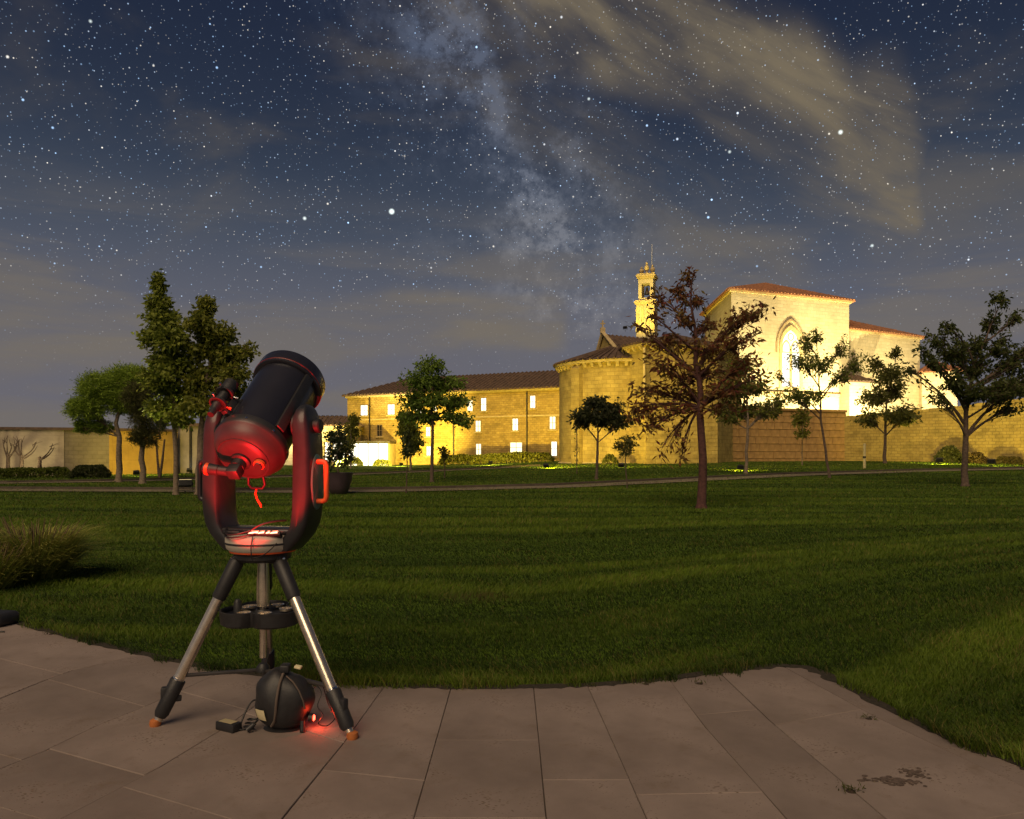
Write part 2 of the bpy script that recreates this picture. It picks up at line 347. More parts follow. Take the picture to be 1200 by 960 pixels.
# ------------------------------------------------------------------ paving
def p2g(x, y): Z = F*H/(y-HZ); return ((x-600)/F*Z, Z)
def g2p(X, Z): return 600+X/Z*F, HZ+F*H/Z
m_bed = mat('sand_bed', (.07, .055, .042), .95, var=.3, scale=30)
b = MB()
exs = np.arange(-600, 1901, 25.); top = [p2g(x, float(edge(x))+2) for x in exs]
poly = [(max(-9, min(9, x)), z) for x, z in top] + [(9, -8), (-9, -8)]
b.add([(x, z, .003) for x, z in poly], [tuple(range(len(poly)))[::-1]])
paving = tag(b.obj('paving', m_bed), 'pale stone terrace paving in front of the lawn', 'paving', kind='structure')
def soil_edge():
    pts = []; rr = random.Random(12)
    for x in np.arange(-400, 1700, 6.): pts.append(Vector(p2g(x, float(edge(x))-1.5)))
    bb = MB(); vs = []
    for i, p in enumerate(pts):
        t = pts[min(i+1, len(pts)-1)]-pts[max(i-1, 0)]; t = t.normalized(); nn = Vector((t.y, -t.x))
        w = .004+.10*float(fbm(np.array([i*.31]), np.array([.5]), 33)[0])**2*rr.uniform(.4, 1.5)
        vs += [(p.x-nn.x*.05, p.y-nn.y*.05, .0142), (p.x+nn.x*w, p.y+nn.y*w, .0125)]
    bb.add(vs, [(2*i, 2*i+1, 2*i+3, 2*i+2) for i in range(len(pts)-1)])
    bb.obj('soil_edge', mat('edge_soil', (.028, .022, .013), 1, var=.5, scale=60, bump=.5), bpy.data.objects['lawn'])
def slab_mat():
    m = bpy.data.materials.new('travertine_slab'); m.use_nodes = True; t = m.node_tree; bs = t.nodes['Principled BSDF']; l = t.links.new
    bs.inputs['Roughness'].default_value = .75; bs.inputs['Specular IOR Level'].default_value = .3
    c = t.nodes.new('ShaderNodeTexCoord'); oi = t.nodes.new('ShaderNodeObjectInfo')
    n = t.nodes.new('ShaderNodeTexNoise'); n.inputs['Scale'].default_value = 1.6; n.inputs['Detail'].default_value = 9; n.inputs['Roughness'].default_value = .62; l(c.outputs['Object'], n.inputs['Vector'])
    r = t.nodes.new('ShaderNodeValToRGB'); l(n.outputs['Fac'], r.inputs[0])
    r.color_ramp.elements[0].position = .32; r.color_ramp.elements[0].color = (.170, .136, .120, 1)
    r.color_ramp.elements[1].position = .72; r.color_ramp.elements[1].color = (.285, .232, .208, 1)
    mr = t.nodes.new('ShaderNodeMapRange'); l(oi.outputs['Random'], mr.inputs[0]); mr.inputs[3].default_value = .84; mr.inputs[4].default_value = 1.10
    vm = t.nodes.new('ShaderNodeVectorMath'); vm.operation = 'SCALE'; l(r.outputs[0], vm.inputs[0]); l(mr.outputs[0], vm.inputs['Scale'])
    # pits and dirt specks in drifting bands
    mp = t.nodes.new('ShaderNodeMapping'); mp.inputs['Scale'].default_value = (1, 2.2, 1); l(c.outputs['Object'], mp.inputs['Vector'])
    vo = t.nodes.new('ShaderNodeTexVoronoi'); vo.inputs['Scale'].default_value = 42; l(mp.outputs[0], vo.inputs['Vector'])
    n2 = t.nodes.new('ShaderNodeTexNoise'); n2.inputs['Scale'].default_value = 3.1; n2.inputs['Detail'].default_value = 4; l(c.outputs['Object'], n2.inputs['Vector'])
    th = t.nodes.new('ShaderNodeMapRange'); l(n2.outputs['Fac'], th.inputs[0]); th.inputs[1].default_value = .48; th.inputs[2].default_value = .75; th.inputs[3].default_value = .05; th.inputs[4].default_value = .42
    lt = t.nodes.new('ShaderNodeMath'); lt.operation = 'LESS_THAN'; l(vo.outputs['Distance'], lt.inputs[0]); l(th.outputs[0], lt.inputs[1])
    mx = t.nodes.new('ShaderNodeMix'); mx.data_type = 'RGBA'; l(lt.outputs[0], mx.inputs[0]); l(vm.outputs[0], mx.inputs[6]); mx.inputs[7].default_value = (.10, .072, .05, 1)
    n4 = t.nodes.new('ShaderNodeTexNoise'); n4.inputs['Scale'].default_value = 5; n4.inputs['Detail'].default_value = 10; n4.inputs['Roughness'].default_value = .75; l(c.outputs['Object'], n4.inputs['Vector'])
    m4 = t.nodes.new('ShaderNodeMapRange'); l(n4.outputs['Fac'], m4.inputs[0]); m4.inputs[1].default_value = .54; m4.inputs[2].default_value = .70; m4.inputs[4].default_value = .7
    mx2 = t.nodes.new('ShaderNodeMix'); mx2.data_type = 'RGBA'; l(m4.outputs[0], mx2.inputs[0]); l(mx.outputs[2], mx2.inputs[6]); mx2.inputs[7].default_value = (.15, .112, .083, 1)
    l(mx2.outputs[2], bs.inputs['Base Color'])
    sb = t.nodes.new('ShaderNodeMath'); sb.operation = 'SUBTRACT'; l(n4.outputs['Fac'], sb.inputs[0]); l(lt.outputs[0], sb.inputs[1])
    bp = t.nodes.new('ShaderNodeBump'); bp.inputs['Strength'].default_value = .35; bp.inputs['Distance'].default_value = .006; l(sb.outputs[0], bp.inputs['Height']); l(bp.outputs[0], bs.inputs['Normal'])
    return m
m_slab = slab_mat()
# long joints as pixel polylines from the lawn edge towards the viewer, cross joints per course (y on left joint, y on right joint)
JL = [[(-520, 640), (-900, 760)], [(-230, 690), (-420, 800), (-800, 960)], [(-10, 735), (-90, 780), (-330, 900)], [(150, 772), (87, 787), (50, 800), (-60, 845), (-250, 930)], [(270, 785), (177, 827), (113, 853), (53, 882), (10, 899), (-180, 975)],
      [(345, 795), (267, 853), (187, 902), (80, 958), (-60, 1030)], [(455, 800), (400, 877), (342, 948), (285, 1020)], [(530, 803), (487, 955), (468, 1020)], [(625, 803), (640, 960), (646, 1020)],
      [(686, 800), (757, 960), (786, 1020)], [(782, 795), (827, 855), (920, 960), (973, 1020)], [(838, 785), (900, 845), (1035, 959), (1107, 1020)], [(918, 783), (1025, 842), (1200, 925), (1400, 1020)], [(962, 780), (1050, 828), (1230, 905), (1490, 1020)]]
CR = {0: [], 1: [745], 2: [760, 830], 3: [798, 860], 4: [812, 880, 930], 5: [838, 925], 6: [905, 1000], 7: [870, 962], 8: [917], 9: [934], 10: [840, 990], 11: [852, 980], 12: [866, 955], 13: []}
def xat(line, y):
    pts = line
    if y <= pts[0][1]: (x0, y0), (x1, y1) = pts[0], pts[1]
    elif y >= pts[-1][1]: (x0, y0), (x1, y1) = pts[-2], pts[-1]
    else:
        for a, c in zip(pts, pts[1:]):
            if a[1] <= y <= c[1]: (x0, y0), (x1, y1) = a, c; break
    return x0+(x1-x0)*(y-y0)/(y1-y0)
def make_slab(pix):
    g = []
    for x, y in pix:
        q = p2g(x, y)
        if not g or math.dist(q, g[-1]) > .006: g.append(q)
    if len(g) >= 3: add_slab(g)
def meet(line):                                                # where a long joint reaches the lawn edge
    y = 600.
    while y < 1100 and y < float(edge(xat(line, y)))-1: y += .5
    return y
def add_slab(g):
    A = sum(g[i-1][0]*g[i][1]-g[i][0]*g[i-1][1] for i in range(len(g)))/2
    if abs(A) < .004: return
    if A < 0: g = g[::-1]
    cx = sum(p[0] for p in g)/len(g); cy = sum(p[1] for p in g)/len(g)
    gi = []
    for i, p in enumerate(g):                                   # half-joint inset
        a, v, c = Vector(g[i-1]), Vector(p), Vector(g[(i+1) % len(g)])
        n1 = (v-a).normalized(); n2 = (c-v).normalized(); nn = Vector((-n1.y-n2.y, n1.x+n2.x))
        nn = nn.normalized() if nn.length > 1e-6 else Vector((0, 0)); gi.append((v.x+nn.x*.0022, v.y+nn.y*.0022))
    bb = MB(); n = len(gi); zt = .010+random.uniform(-.0018, .0018); tx, ty = random.uniform(-.0015, .0015), random.uniform(-.0015, .0015)
    ch = []
    for i, p in enumerate(gi):
        d = Vector((cx-p[0], cy-p[1])); d = d.normalized()*min(.003, d.length*.2); ch.append((p[0]+d.x, p[1]+d.y))
    vs = [(p[0]-cx, p[1]-cy, -.02) for p in gi]+[(p[0]-cx, p[1]-cy, -.003+tx*(p[0]-cx)+ty*(p[1]-cy)) for p in gi]+[(p[0]-cx, p[1]-cy, tx*(p[0]-cx)+ty*(p[1]-cy)) for p in ch]
    fs = [tuple(2*n+i for i in range(n))]+[(i, (i+1) % n, n+(i+1) % n, n+i) for i in range(n)]+[(n+i, n+(i+1) % n, 2*n+(i+1) % n, 2*n+i) for i in range(n)]
    bb.add(vs, fs); bb.obj('stone_slab', m_slab, paving, loc=(cx, cy, zt))
for k in range(len(JL)-1):
    a, c = JL[k], JL[k+1]
    cuts = CR.get(k, [])
    if isinstance(cuts, list): pass
    ys_ = [620]+[y for y in cuts]+[1130]
    slope = {0: .2, 1: .25, 2: .25, 3: .28, 4: .28, 5: .30, 6: .1, 7: 0, 8: 0, 9: -.02, 10: -.09, 11: -.18, 12: -.3}.get(k, 0)
    ya, yc = meet(a), meet(c); rows = [((xat(a, ya), ya), (xat(c, yc), yc))]
    for y in ys_[1:]:
        xl = xat(a, y); yr = y
        for _ in range(60): xr = xat(c, yr); yr = .5*yr+.5*(y+slope*(xr-xl)) if y < 1100 else y
        xr = xat(c, yr)
        if y > ya+6 and yr > yc+6: rows.append(((xl, y), (xr, yr)))
    for q, ((l0, r0), (l1, r1)) in enumerate(zip(rows, rows[1:])):
        left = [l1]+[p for p in reversed(a) if l0[1]+.5 < p[1] < l1[1]-.5]+[l0]
        topl = [] if q else [(x_, float(edge(x_))-1) for x_ in np.arange(min(l0[0], r0[0])+6, max(l0[0], r0[0])-3, 8.)]
        right = [r0]+[p for p in c if r0[1]+.5 < p[1] < r1[1]-.5]+[r1]
        make_slab(left+topl+right)
for i in range(-6, 7):                                         # the terrace goes on behind the viewer
    for j in range(4):
        x0 = i*.62; y1 = 2.08-j*1.1+(.0 if j == 0 else (.3 if i % 2 else 0)); y0 = 2.08-(j+1)*1.1+(.3 if i % 2 else 0)
        add_slab([(x0, y0), (x0+.62, y0), (x0+.62, y1), (x0, y1)])
# ------------------------------------------------------------------ garden paths
m_path = mat('pale_path_stone', (.17, .14, .09), .9, var=.25, scale=3, bump=.2)
m_kerb = mat('path_kerb', (.07, .055, .04), .9, var=.3, scale=5)
def path(name, label, pix, w):
    ps = [gp(x, y) for x, y in pix]; bb = MB(); kb = MB(); n = len(ps); vs = []
    dense = []
    for a, c in zip(ps, ps[1:]):
        for i in range(6): dense.append(a.lerp(c, i/6))
    dense.append(ps[-1]); n = len(dense); kv = []
    for i, p in enumerate(dense):
        t = (dense[min(i+1, n-1)]-dense[max(i-1, 0)]); t.z = 0; t.normalize(); nn = Vector((-t.y, t.x, 0))
        for sgn in (-1, 1):
            q = p+nn*sgn*w/2; vs.append((q.x, q.y, float(ground(q.x, q.y))+.03))
        for o_, z_ in ((w/2, .0), (w/2, .11), (w/2+.14, .11), (w/2+.14, 0)):
            q = p+nn*o_; kv.append((q.x, q.y, float(ground(q.x, q.y))+z_))
    bb.add(vs, [(2*i, 2*i+2, 2*i+3, 2*i+1)[::-1] for i in range(n-1)])
    o = tag(bb.obj(name, m_path), label, 'path', kind='structure')
    kb.add(kv, [(4*i+k, 4*i+4+k, 4*i+5+k, 4*i+1+k) for i in range(n-1) for k in range(3)]); kb.obj('kerb', m_kerb, o)
path('garden_path', 'narrow pale stone path crossing the lawn in front of the church', [(-200, 575), (0, 575), (200, 576), (380, 577), (500, 575), (660, 571), (800, 564), (940, 557), (1100, 552), (1250, 549)], 1.5)
path('garden_path', 'pale stone path passing the pine trees below the wall', [(-200, 567), (0, 567), (120, 565), (250, 562), (400, 557), (545, 551), (640, 546)], 1.3)
# ------------------------------------------------------------------ grass blades
def fbm(x, y, seed):                                           # cheap value noise on arrays
    r = np.random.default_rng(seed); T = r.random((64, 64)); out = 0; a = .5
    for o in range(4):
        xi = np.floor(x).astype(int); yi = np.floor(y).astype(int); fx = x-xi; fy = y-yi; fx = fx*fx*(3-2*fx); fy = fy*fy*(3-2*fy)
        g = lambda i, j: T[(i) % 64, (j) % 64]
        out = out+a*((g(xi, yi)*(1-fx)+g(xi+1, yi)*fx)*(1-fy)+(g(xi, yi+1)*(1-fx)+g(xi+1, yi+1)*fx)*fy); x = x*2.03+7; y = y*2.03+3; a *= .5
    return out/.94
soil_edge()
def grass(N):
    Z = 2.6*np.exp(RNG.power(1.0, N)*math.log(62/2.6)*1.0)
    # more blades close by
    u = RNG.random(N); e = -.35; Z = (2.6**e+u*(62**e-2.6**e))**(1/e)
    px = RNG.uniform(-150, 1350, N); side_ = RNG.random(N) < .20; px = np.where(side_, np.where(RNG.random(N) < .7, RNG.uniform(1350, 1800, N), RNG.uniform(-450, -150, N)), px); X = (px-600)/F*Z
    py = HZ+F*H/Z
    rag = fbm(X*5.5+40, Z*5.5, 21); keep = py < edge(px)-4+26*(rag-.40)*np.clip((py-600)/200, 0, 1)+RNG.normal(0, .7, N)
    Xp = gx0 = X
    X, Z, px, py = X[keep], Z[keep], px[keep], py[keep]; n = len(X)
    g = ground(X, Z)
    bc = Z-.62*np.clip(X-.2, 0, None)**1.12*np.clip((20-Z)/12, 0, 1); band = np.clip(.5+1.5*(fbm(X*.10+3, bc*1.15+.12*X, 5)-.5)+.10*np.sin(bc*4.2+2*fbm(X*.5, Z*.5, 8)), 0, 1); patch = fbm(X*.9, Z*1.4, 9); fine = fbm(X*6, Z*6, 12)
    near = np.clip((py-(edge(px)-30))/30, 0, 1)
    h = (.020+.026*patch+.016*RNG.random(n))*(1+.25*near)*(1+np.clip((Z-10)/40, 0, 1)*.3)
    h *= (.55+.9*band)*(1+.9*np.clip((py-edge(px)+10)/12, 0, 1))
    w = np.maximum(.0035, .00075*Z)*(.7+.6*RNG.random(n))
    az = RNG.uniform(0, 2*math.pi, n); lean = h*(.4+.8*RNG.random(n)); lx = np.cos(az)*lean+(band-.5)*h*1.5; ly = np.sin(az)*lean
    fa = RNG.uniform(-1.0, 1.0, n); wx = np.cos(fa)*w/2; wy = np.sin(fa)*w/2
    base = np.c_[X, Z, g-.003+.012*(py > edge(px)-2)]
    v0 = base-np.c_[wx, wy, 0*w]; v1 = base+np.c_[wx, wy, 0*w]
    mid = base+np.c_[lx*.35, ly*.35, h*.62]; v2 = mid+np.c_[wx, wy, 0*w]*.75; v3 = mid-np.c_[wx, wy, 0*w]*.75
    tip = base+np.c_[lx, ly, h]
    V = np.stack([v0, v1, v2, v3, tip], 1).reshape(-1, 3); o = np.arange(n)[:, None]*5
    Fq = np.concatenate([o+np.array([[0, 1, 2]]), o+np.array([[0, 2, 3]]), o+np.array([[3, 2, 4]])])
    streak = fbm(X*.30+9, bc*2.6+.1*X, 17); t = np.clip(1.5*(band-.5)+1.1*(streak-.5)+.6*(patch-.5)+.5*(fine-.5)+.42+RNG.normal(0, .13, n), 0, 1)[:, None]
    c = (1-t)*np.array([[.017, .036, .003]])+t*np.array([[.120, .180, .014]])
    dry = (RNG.random(n) < .05+.12*(patch > .62))[:, None]; c = np.where(dry, np.array([[.17, .15, .04]])*(.6+.5*t), c)
    bare = np.exp(-((X-gp(562, 700).x)**2/.10+(Z-gp(562, 700).y)**2/.05))[:, None]; c = c*(1-bare*.6)+bare*.6*np.array([[.10, .065, .03]])
    tag(colmesh('grass', V, Fq, np.repeat(c, 5, 0), m_grassblade), 'short dark green grass blades covering the lawn', 'grass', kind='stuff')
grass(680000)
# ------------------------------------------------------------------ floodlights
m_body = mat('lamp_housing', (.03, .03, .03), .5, .3)
m_lens = glow('flood_lens', (1, .75, .35), 1.2)
def flood(label, pos, target, watts, col, deg, blend=.6, lensmat=None, size=.16):
    pos = Vector(pos); d = (Vector(target)-pos-Vector((0, 0, .25))).normalized()
    e = empty('garden_floodlight', pos); q = d.to_track_quat('Y', 'Z').to_matrix().to_4x4(); k = size/.16
    T = Matrix.Translation((0, 0, .26*k)) @ q
    b = MB(); b.rbox(-.16*k, .16*k, -.10*k, .06*k, -.11*k, .11*k, .02*k, T); 
    for i in range(5): b.box(-.15*k+.07*i*k, -.14*k+.07*i*k, -.13*k, -.101*k, -.09*k, .09*k, T)
    b.obj('housing', m_body, e)
    b = MB(); b.box(-.14*k, .14*k, .062*k, .066*k, -.09*k, .09*k, T); b.obj('lens', m_lens if lensmat is None else lensmat, e)
    b = MB(); b.tube([(-.19*k, 0, .26*k), (-.19*k, 0, .06*k), (.19*k, 0, .06*k), (.19*k, 0, .26*k)], .012*k, 6); b.tube([(0, 0, .055*k), (0, 0, -.12*k)], .018*k, 6); b.obj('bracket', m_body, e)
    ld = bpy.data.lights.new('flood_beam', 'SPOT'); ld.energy = watts; ld.color = col; ld.spot_size = R(min(deg, 104)); ld.spot_blend = blend; ld.shadow_soft_size = .12
    lo = link('flood_beam', ld, e); lo.location = Vector((0, 0, .26*k))+d*.14*k; lo.rotation_euler = d.to_track_quat('-Z', 'Y').to_euler()
    tag(e, label, 'floodlight', 'garden floodlights'); return e
SOD = (1, .735, .095); WARM = (1, .83, .40); GOLD = (1, .77, .14)
def onl(x, y): return Vector((x, y, float(ground(x, y))))
# ------------------------------------------------------------------ generic building pieces
def ribs(b, pts, step, r):           # pts: planar face, first two points are the eave; half-round tile runs climbing the slope
    A, B_ = Vector(pts[0]), Vector(pts[1]); n = (Vector(pts[1])-A).cross(Vector(pts[2])-A).normalized()
    if n.z < 0: n = -n
    u = (B_-A).normalized(); v = n.cross(u); v = v if v.z > 0 else -v
    P = [((Vector(p)-A).dot(u), (Vector(p)-A).dot(v)) for p in pts]; Lw = (B_-A).length
    x0 = min(p[0] for p in P); x1 = max(p[0] for p in P); x = x0+step*.5
    while x < x1:
        hits = []
        for (ax, ay), (bx_, by) in zip(P, P[1:]+P[:1]):
            if (ax-x)*(bx_-x) < 0: hits.append(ay+(by-ay)*(x-ax)/(bx_-ax))
        if len(hits) >= 2:
            lo, hi = min(hits), max(hits)
            if hi-lo > .15:
                p0 = A+u*x+v*(lo-.03); p1 = A+u*x+v*hi; vs = []
                for p in (p0, p1):
                    vs += [p-u*r, p-u*r*.6+n*r*.8, p+u*r*.6+n*r*.8, p+u*r]
                b.add(vs, [(0, 1, 5, 4), (1, 2, 6, 5), (2, 3, 7, 6), (0, 3, 2, 1)])
        x += step
def roof(name, faces, material, parent, step=.42, r=.10, thick=.12):
    b = MB()
    for f in faces:
        n = len(f); b.add(f, [tuple(range(n))]); b.add([(p[0], p[1], p[2]-thick) for p in f], [tuple(range(n))[::-1]])
        b.add([f[0], f[1], (f[1][0], f[1][1], f[1][2]-thick), (f[0][0], f[0][1], f[0][2]-thick)], [(0, 1, 2, 3)])
    o = b.obj(name, material, parent)
    rb = MB()
    for f in faces: ribs(rb, f, step, r)
    if rb.v: rb.obj('tile_run', material, o, smooth=50)['kind'] = 'stuff'
    return o
def window(parent, P, u, n, w, h, pane, frame=m_frame, surround=None, bars=(1, 1), depth=.18):
    # P = centre on wall plane, u = right, n = outward
    P = Vector(P); u = Vector(u); n = Vector(n); z = Vector((0, 0, 1)); T = Matrix((( u.x, -n.x, 0, P.x), (u.y, -n.y, 0, P.y), (0, 0, 1, P.z), (0, 0, 0, 1)))
    b = MB(); t = .07
    for (x0, x1, z0, z1) in ((-w/2, -w/2+t, -h/2, h/2), (w/2-t, w/2, -h/2, h/2), (-w/2+t, w/2-t, h/2-t, h/2), (-w/2+t, w/2-t, -h/2, -h/2+t)): b.box(x0, x1, -.05, .06, z0, z1, T)
    for i in range(bars[0]):
        xx = -w/2+w*(i+1)/(bars[0]+1); b.box(xx-.025, xx+.025, -.03, .04, -h/2+t, h/2-t, T)
    for i in range(bars[1]):
        zz = -h/2+h*(i+1)/(bars[1]+1); b.box(-w/2+t, w/2-t, -.028, .038, zz-.02, zz+.02, T)
    o = b.obj('window', frame, parent)
    b = MB(); b.box(-w/2+t*.5, w/2-t*.5, -.01, .02, -h/2+t*.5, h/2-t*.5, T); b.obj('pane', pane, o)
    b = MB(); b.box(-w/2-.1, w/2+.1, -.14, .03, -h/2-.11, -h/2-.003, T); b.obj('sill', m_trim, o)
    return o
# ------------------------------------------------------------------ the long hotel wing
hA = Vector((( 407-600)/F*88, 88, 0)); hB = Vector(((690-600)/F*74.6, 74.6, 0))
u = (hB-hA).normalized(); nout = Vector((u.y, -u.x, 0)); dep = 10.5
EAVE = 7.85
hotel = empty('stone_hotel_wing', hA)
def hl(s, d, z): p = u*s-nout*d; return (p.x, p.y, z)
Lh = (hB-hA).length
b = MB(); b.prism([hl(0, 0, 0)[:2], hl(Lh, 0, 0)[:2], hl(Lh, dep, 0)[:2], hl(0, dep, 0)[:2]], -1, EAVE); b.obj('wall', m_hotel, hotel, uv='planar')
b = MB()
for z0, z1, pr in ((EAVE-.28, EAVE, .16), (5.0, 5.14, .07)): b.add([hl(-pr, -pr, z0), hl(Lh, -pr, z0), hl(Lh, .05, z0), hl(-pr, .05, z0), hl(-pr, -pr, z1), hl(Lh, -pr, z1), hl(Lh, .05, z1), hl(-pr, .05, z1)], [(3, 2, 1, 0), (4, 5, 6, 7), (0, 1, 5, 4), (1, 2, 6, 5), (2, 3, 7, 6), (3, 0, 4, 7)])
b.obj('cornice', m_trim, hotel)
e = .45; rz = 10.1
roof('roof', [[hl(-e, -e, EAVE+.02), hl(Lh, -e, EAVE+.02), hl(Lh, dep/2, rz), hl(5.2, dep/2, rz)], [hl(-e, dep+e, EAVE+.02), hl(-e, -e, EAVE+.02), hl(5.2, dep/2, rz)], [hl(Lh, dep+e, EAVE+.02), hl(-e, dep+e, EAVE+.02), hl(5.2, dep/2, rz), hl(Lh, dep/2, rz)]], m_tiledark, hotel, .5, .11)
def onfac(x, y):              # pixel -> facade (s, z)
    d = Vector(((x-600)/F, 1, (HZ-y)/F)); o = Vector((0, 0, H)); t = (hA-o).dot(nout)/d.dot(nout); p = o+d*t
    return (p-hA).dot(u), p.z
def hwin(x, y, wpx, hpx, pane=m_pane, bars=(1, 1)):
    s0, z0 = onfac(x-wpx/2, y); s1, z1 = onfac(x+wpx/2, y); zt = onfac(x, y-hpx/2)[1]; zb = onfac(x, y+hpx/2)[1]
    p = Vector(hl((s0+s1)/2, -.0, (zt+zb)/2)); return window(hotel, p, u, nout, s1-s0, zt-zb, pane, bars=bars)
for x, y, w_, h_ in ((427, 481, 9, 13), (458.6, 480, 9, 13), (491, 478, 7, 13), (509, 476, 7, 13), (551, 475.5, 7, 13.5), (567, 474, 7, 16), (624.5, 471, 7, 15.5),
                     (560.5, 499.5, 7, 14), (604, 497.6, 7.5, 15), (647.7, 495.6, 8, 16), (502, 506, 6, 12), (502.5, 528.6, 6, 12), (561, 526.6, 7, 14), (605, 524.5, 15, 13), (649.5, 526, 7.5, 18)): hwin(x, y, w_, h_, PANES[int(x*7+y) % 3])
hwin(445, 504.6, 6.5, 14, m_dark)
for x in (434, 532, 618):
    s_, _ = onfac(x, 500); b = MB(); b.tube([hl(s_, -.12, EAVE-.3), hl(s_, -.12, 0)], .07, 6)
    for z in (1.5, 4, 6.5): b.tube([hl(s_, -.12, z), hl(s_, -.12, z+.08)], .10, 6)
    b.obj('downpipe', m_iron, hotel)
tag(hotel, 'long three-storey yellow stone wing with dark hipped roof and lit windows', 'building')
# glazed entrance hall in front of its left end
gh = empty('glass_entrance_hall', (0, 0, 0)); Zg = 80
def gpt(x, Z, z): return ((x-600)/F*Z, Z, z)
x0, x1 = (408-600)/F*Zg, (455-600)/F*Zg
b = MB(); b.box(x0-.25, x1+.2, Zg-.3, Zg+4.4, 2.3, 2.56); b.obj('flat_roof', m_iron, gh)
for i in range(5):
    xx = x0+(x1-x0)*i/4; b = MB(); b.box(xx-.05, xx+.05, Zg-.05, Zg+.05, -.4, 2.3); b.obj('mullion', m_frame, gh)
for i in range(4):
    b = MB(); b.box(x0+(x1-x0)*i/4+.055, x0+(x1-x0)*(i+1)/4-.055, Zg-.01, Zg+.01, .02, 2.29); b.obj('glass_panel', m_panew, gh)
b = MB(); b.box(x0+.06, x1-.06, Zg+.1, Zg+4.3, -.4, -.02); b.obj('floor_slab', m_trim, gh)
for xa in (x0-.1, x1+.052):
    b = MB(); b.box(xa, xa+.048, Zg, Zg+4.3, -.4, 2.29); b.obj('side_wall', m_trim, gh)
tag(gh, 'low flat-roofed glass entrance hall glowing white beside the stone wing', 'pavilion')
an = empty('pale_outbuilding', (0, 0, 0)); Za = 82
x0a, x1a = (235-600)/F*Za, (413-600)/F*Za
b = MB(); b.box(x0a, x1a, Za, Za+6, -.5, 4.3); b.obj('wall', m_church, an, uv='planar')
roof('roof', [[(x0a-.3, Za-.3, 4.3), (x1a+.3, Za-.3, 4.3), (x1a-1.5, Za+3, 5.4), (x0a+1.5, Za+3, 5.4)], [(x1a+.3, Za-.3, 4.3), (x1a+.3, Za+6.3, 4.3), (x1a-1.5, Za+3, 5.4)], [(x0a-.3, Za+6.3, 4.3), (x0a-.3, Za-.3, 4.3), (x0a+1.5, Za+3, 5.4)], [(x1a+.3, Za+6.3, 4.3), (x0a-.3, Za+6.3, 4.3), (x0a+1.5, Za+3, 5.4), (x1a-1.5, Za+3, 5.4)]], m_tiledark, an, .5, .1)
for i, px in enumerate((384, 393, 402)):
    p = ((px-600)/F*Za, Za, 1.4); window(an, p, (1, 0, 0), (0, -1, 0), .62, 2.2, m_panew)
tag(an, 'low pale outbuilding with tiled roof behind the potted shrub', 'building')
# ------------------------------------------------------------------ church
church = empty('abbey_church', (0, 0, 0))
def corbels(parent, ctr, rad, z, a0, a1, n):
    me = None
    for i in range(n):
        a = a0+(a1-a0)*(i+.5)/n; 
        b = MB(); b.add([(-.13, -.02, 0), (.13, -.02, 0), (.13, .34, 0), (-.13, .34, 0), (-.11, -.02, -.32), (.11, -.02, -.32), (.11, .10, -.32), (-.11, .10, -.32)], [(0, 1, 2, 3), (7, 6, 5, 4), (0, 4, 5, 1), (1, 5, 6, 2), (2, 6, 7, 3), (3, 7, 4, 0)])
        if me is None: o = b.obj('corbel', m_trim, parent); me = o.data
        else: o = link('corbel', me, parent)
        o.location = (ctr[0]+rad*math.cos(a), ctr[1]+rad*math.sin(a), z); o.rotation_euler = (0, 0, a-math.pi/2)
# side apse (round)
ac = ((727-600)/F*63, 63.); ar = 5.0; az1 = 8.25
b = MB(); b.lathe([(ar, -.6), (ar, az1)], 56, Matrix.Translation((ac[0], ac[1], 0)))
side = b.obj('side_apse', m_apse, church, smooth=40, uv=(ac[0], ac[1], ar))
b = MB(); b.lathe([(ar+.02, az1-.02), (ar+.36, az1), (ar+.40, az1+.2), (ar+.02, az1+.2)], 56, Matrix.Translation((ac[0], ac[1], 0))); b.obj('cornice', m_trim, side, smooth=40)
b = MB(); b.lathe([(ar+.02, .1), (ar+.14, .1), (ar+.14, .5), (ar+.02, .62)], 56, Matrix.Translation((ac[0], ac[1], -.0))); b.obj('plinth', m_trim, side, smooth=40)
corbels(side, ac, ar-.01, az1, R(175), R(300), 17)
b = MB(); b.lathe([(ar+.5, az1+.2), (.05, az1+2.1)], 56, Matrix.Translation((ac[0], ac[1], 0)))
for i in range(56):
    a = 2*math.pi*i/56
    b.tube([(ac[0]+(ar+.52)*math.cos(a), ac[1]+(ar+.52)*math.sin(a), az1+.24), (ac[0]+.4*math.cos(a), ac[1]+.4*math.sin(a), az1+2.0)], [.10, .02], 5)
b.obj('cone_roof', m_tiledark, side, smooth=40)
a = math.atan2(gp(665, 546).y-ac[1]-.5, -4.0); 
for a in (R(222), R(305)):
    T = Matrix.Translation((ac[0]+(ar)*math.cos(a), ac[1]+ar*math.sin(a), 0)) @ Matrix.Rotation(a-math.pi/2, 4, 'Z')
    b = MB(); b.box(-.42, .42, -.2, .42, -.6, az1-.36, T); b.add([(-.42, .42, az1-.36), (.42, .42, az1-.36), (.42, -.2, az1-.36), (-.42, -.2, az1-.36), (-.42, .02, az1-.05), (.42, .02, az1-.05)], [(0, 1, 5, 4), (1, 2, 5), (3, 0, 4)], T); b.obj('buttress', m_apse, side, uv='planar')
# narrow lit window in the side apse
aw = R(270); P = Vector((ac[0]+(ar+.02)*math.cos(aw), ac[1]+(ar+.02)*math.sin(aw), 3.6)); un = Vector((math.cos(aw), math.sin(aw), 0)); ut = Vector((-un.y, un.x, 0))
window(side, at(698, 474, 58.6)+Vector((0, 0, 0)), (1, 0, 0), (-.28, -.96, 0), .42, 1.0, m_pane, bars=(0, 1))
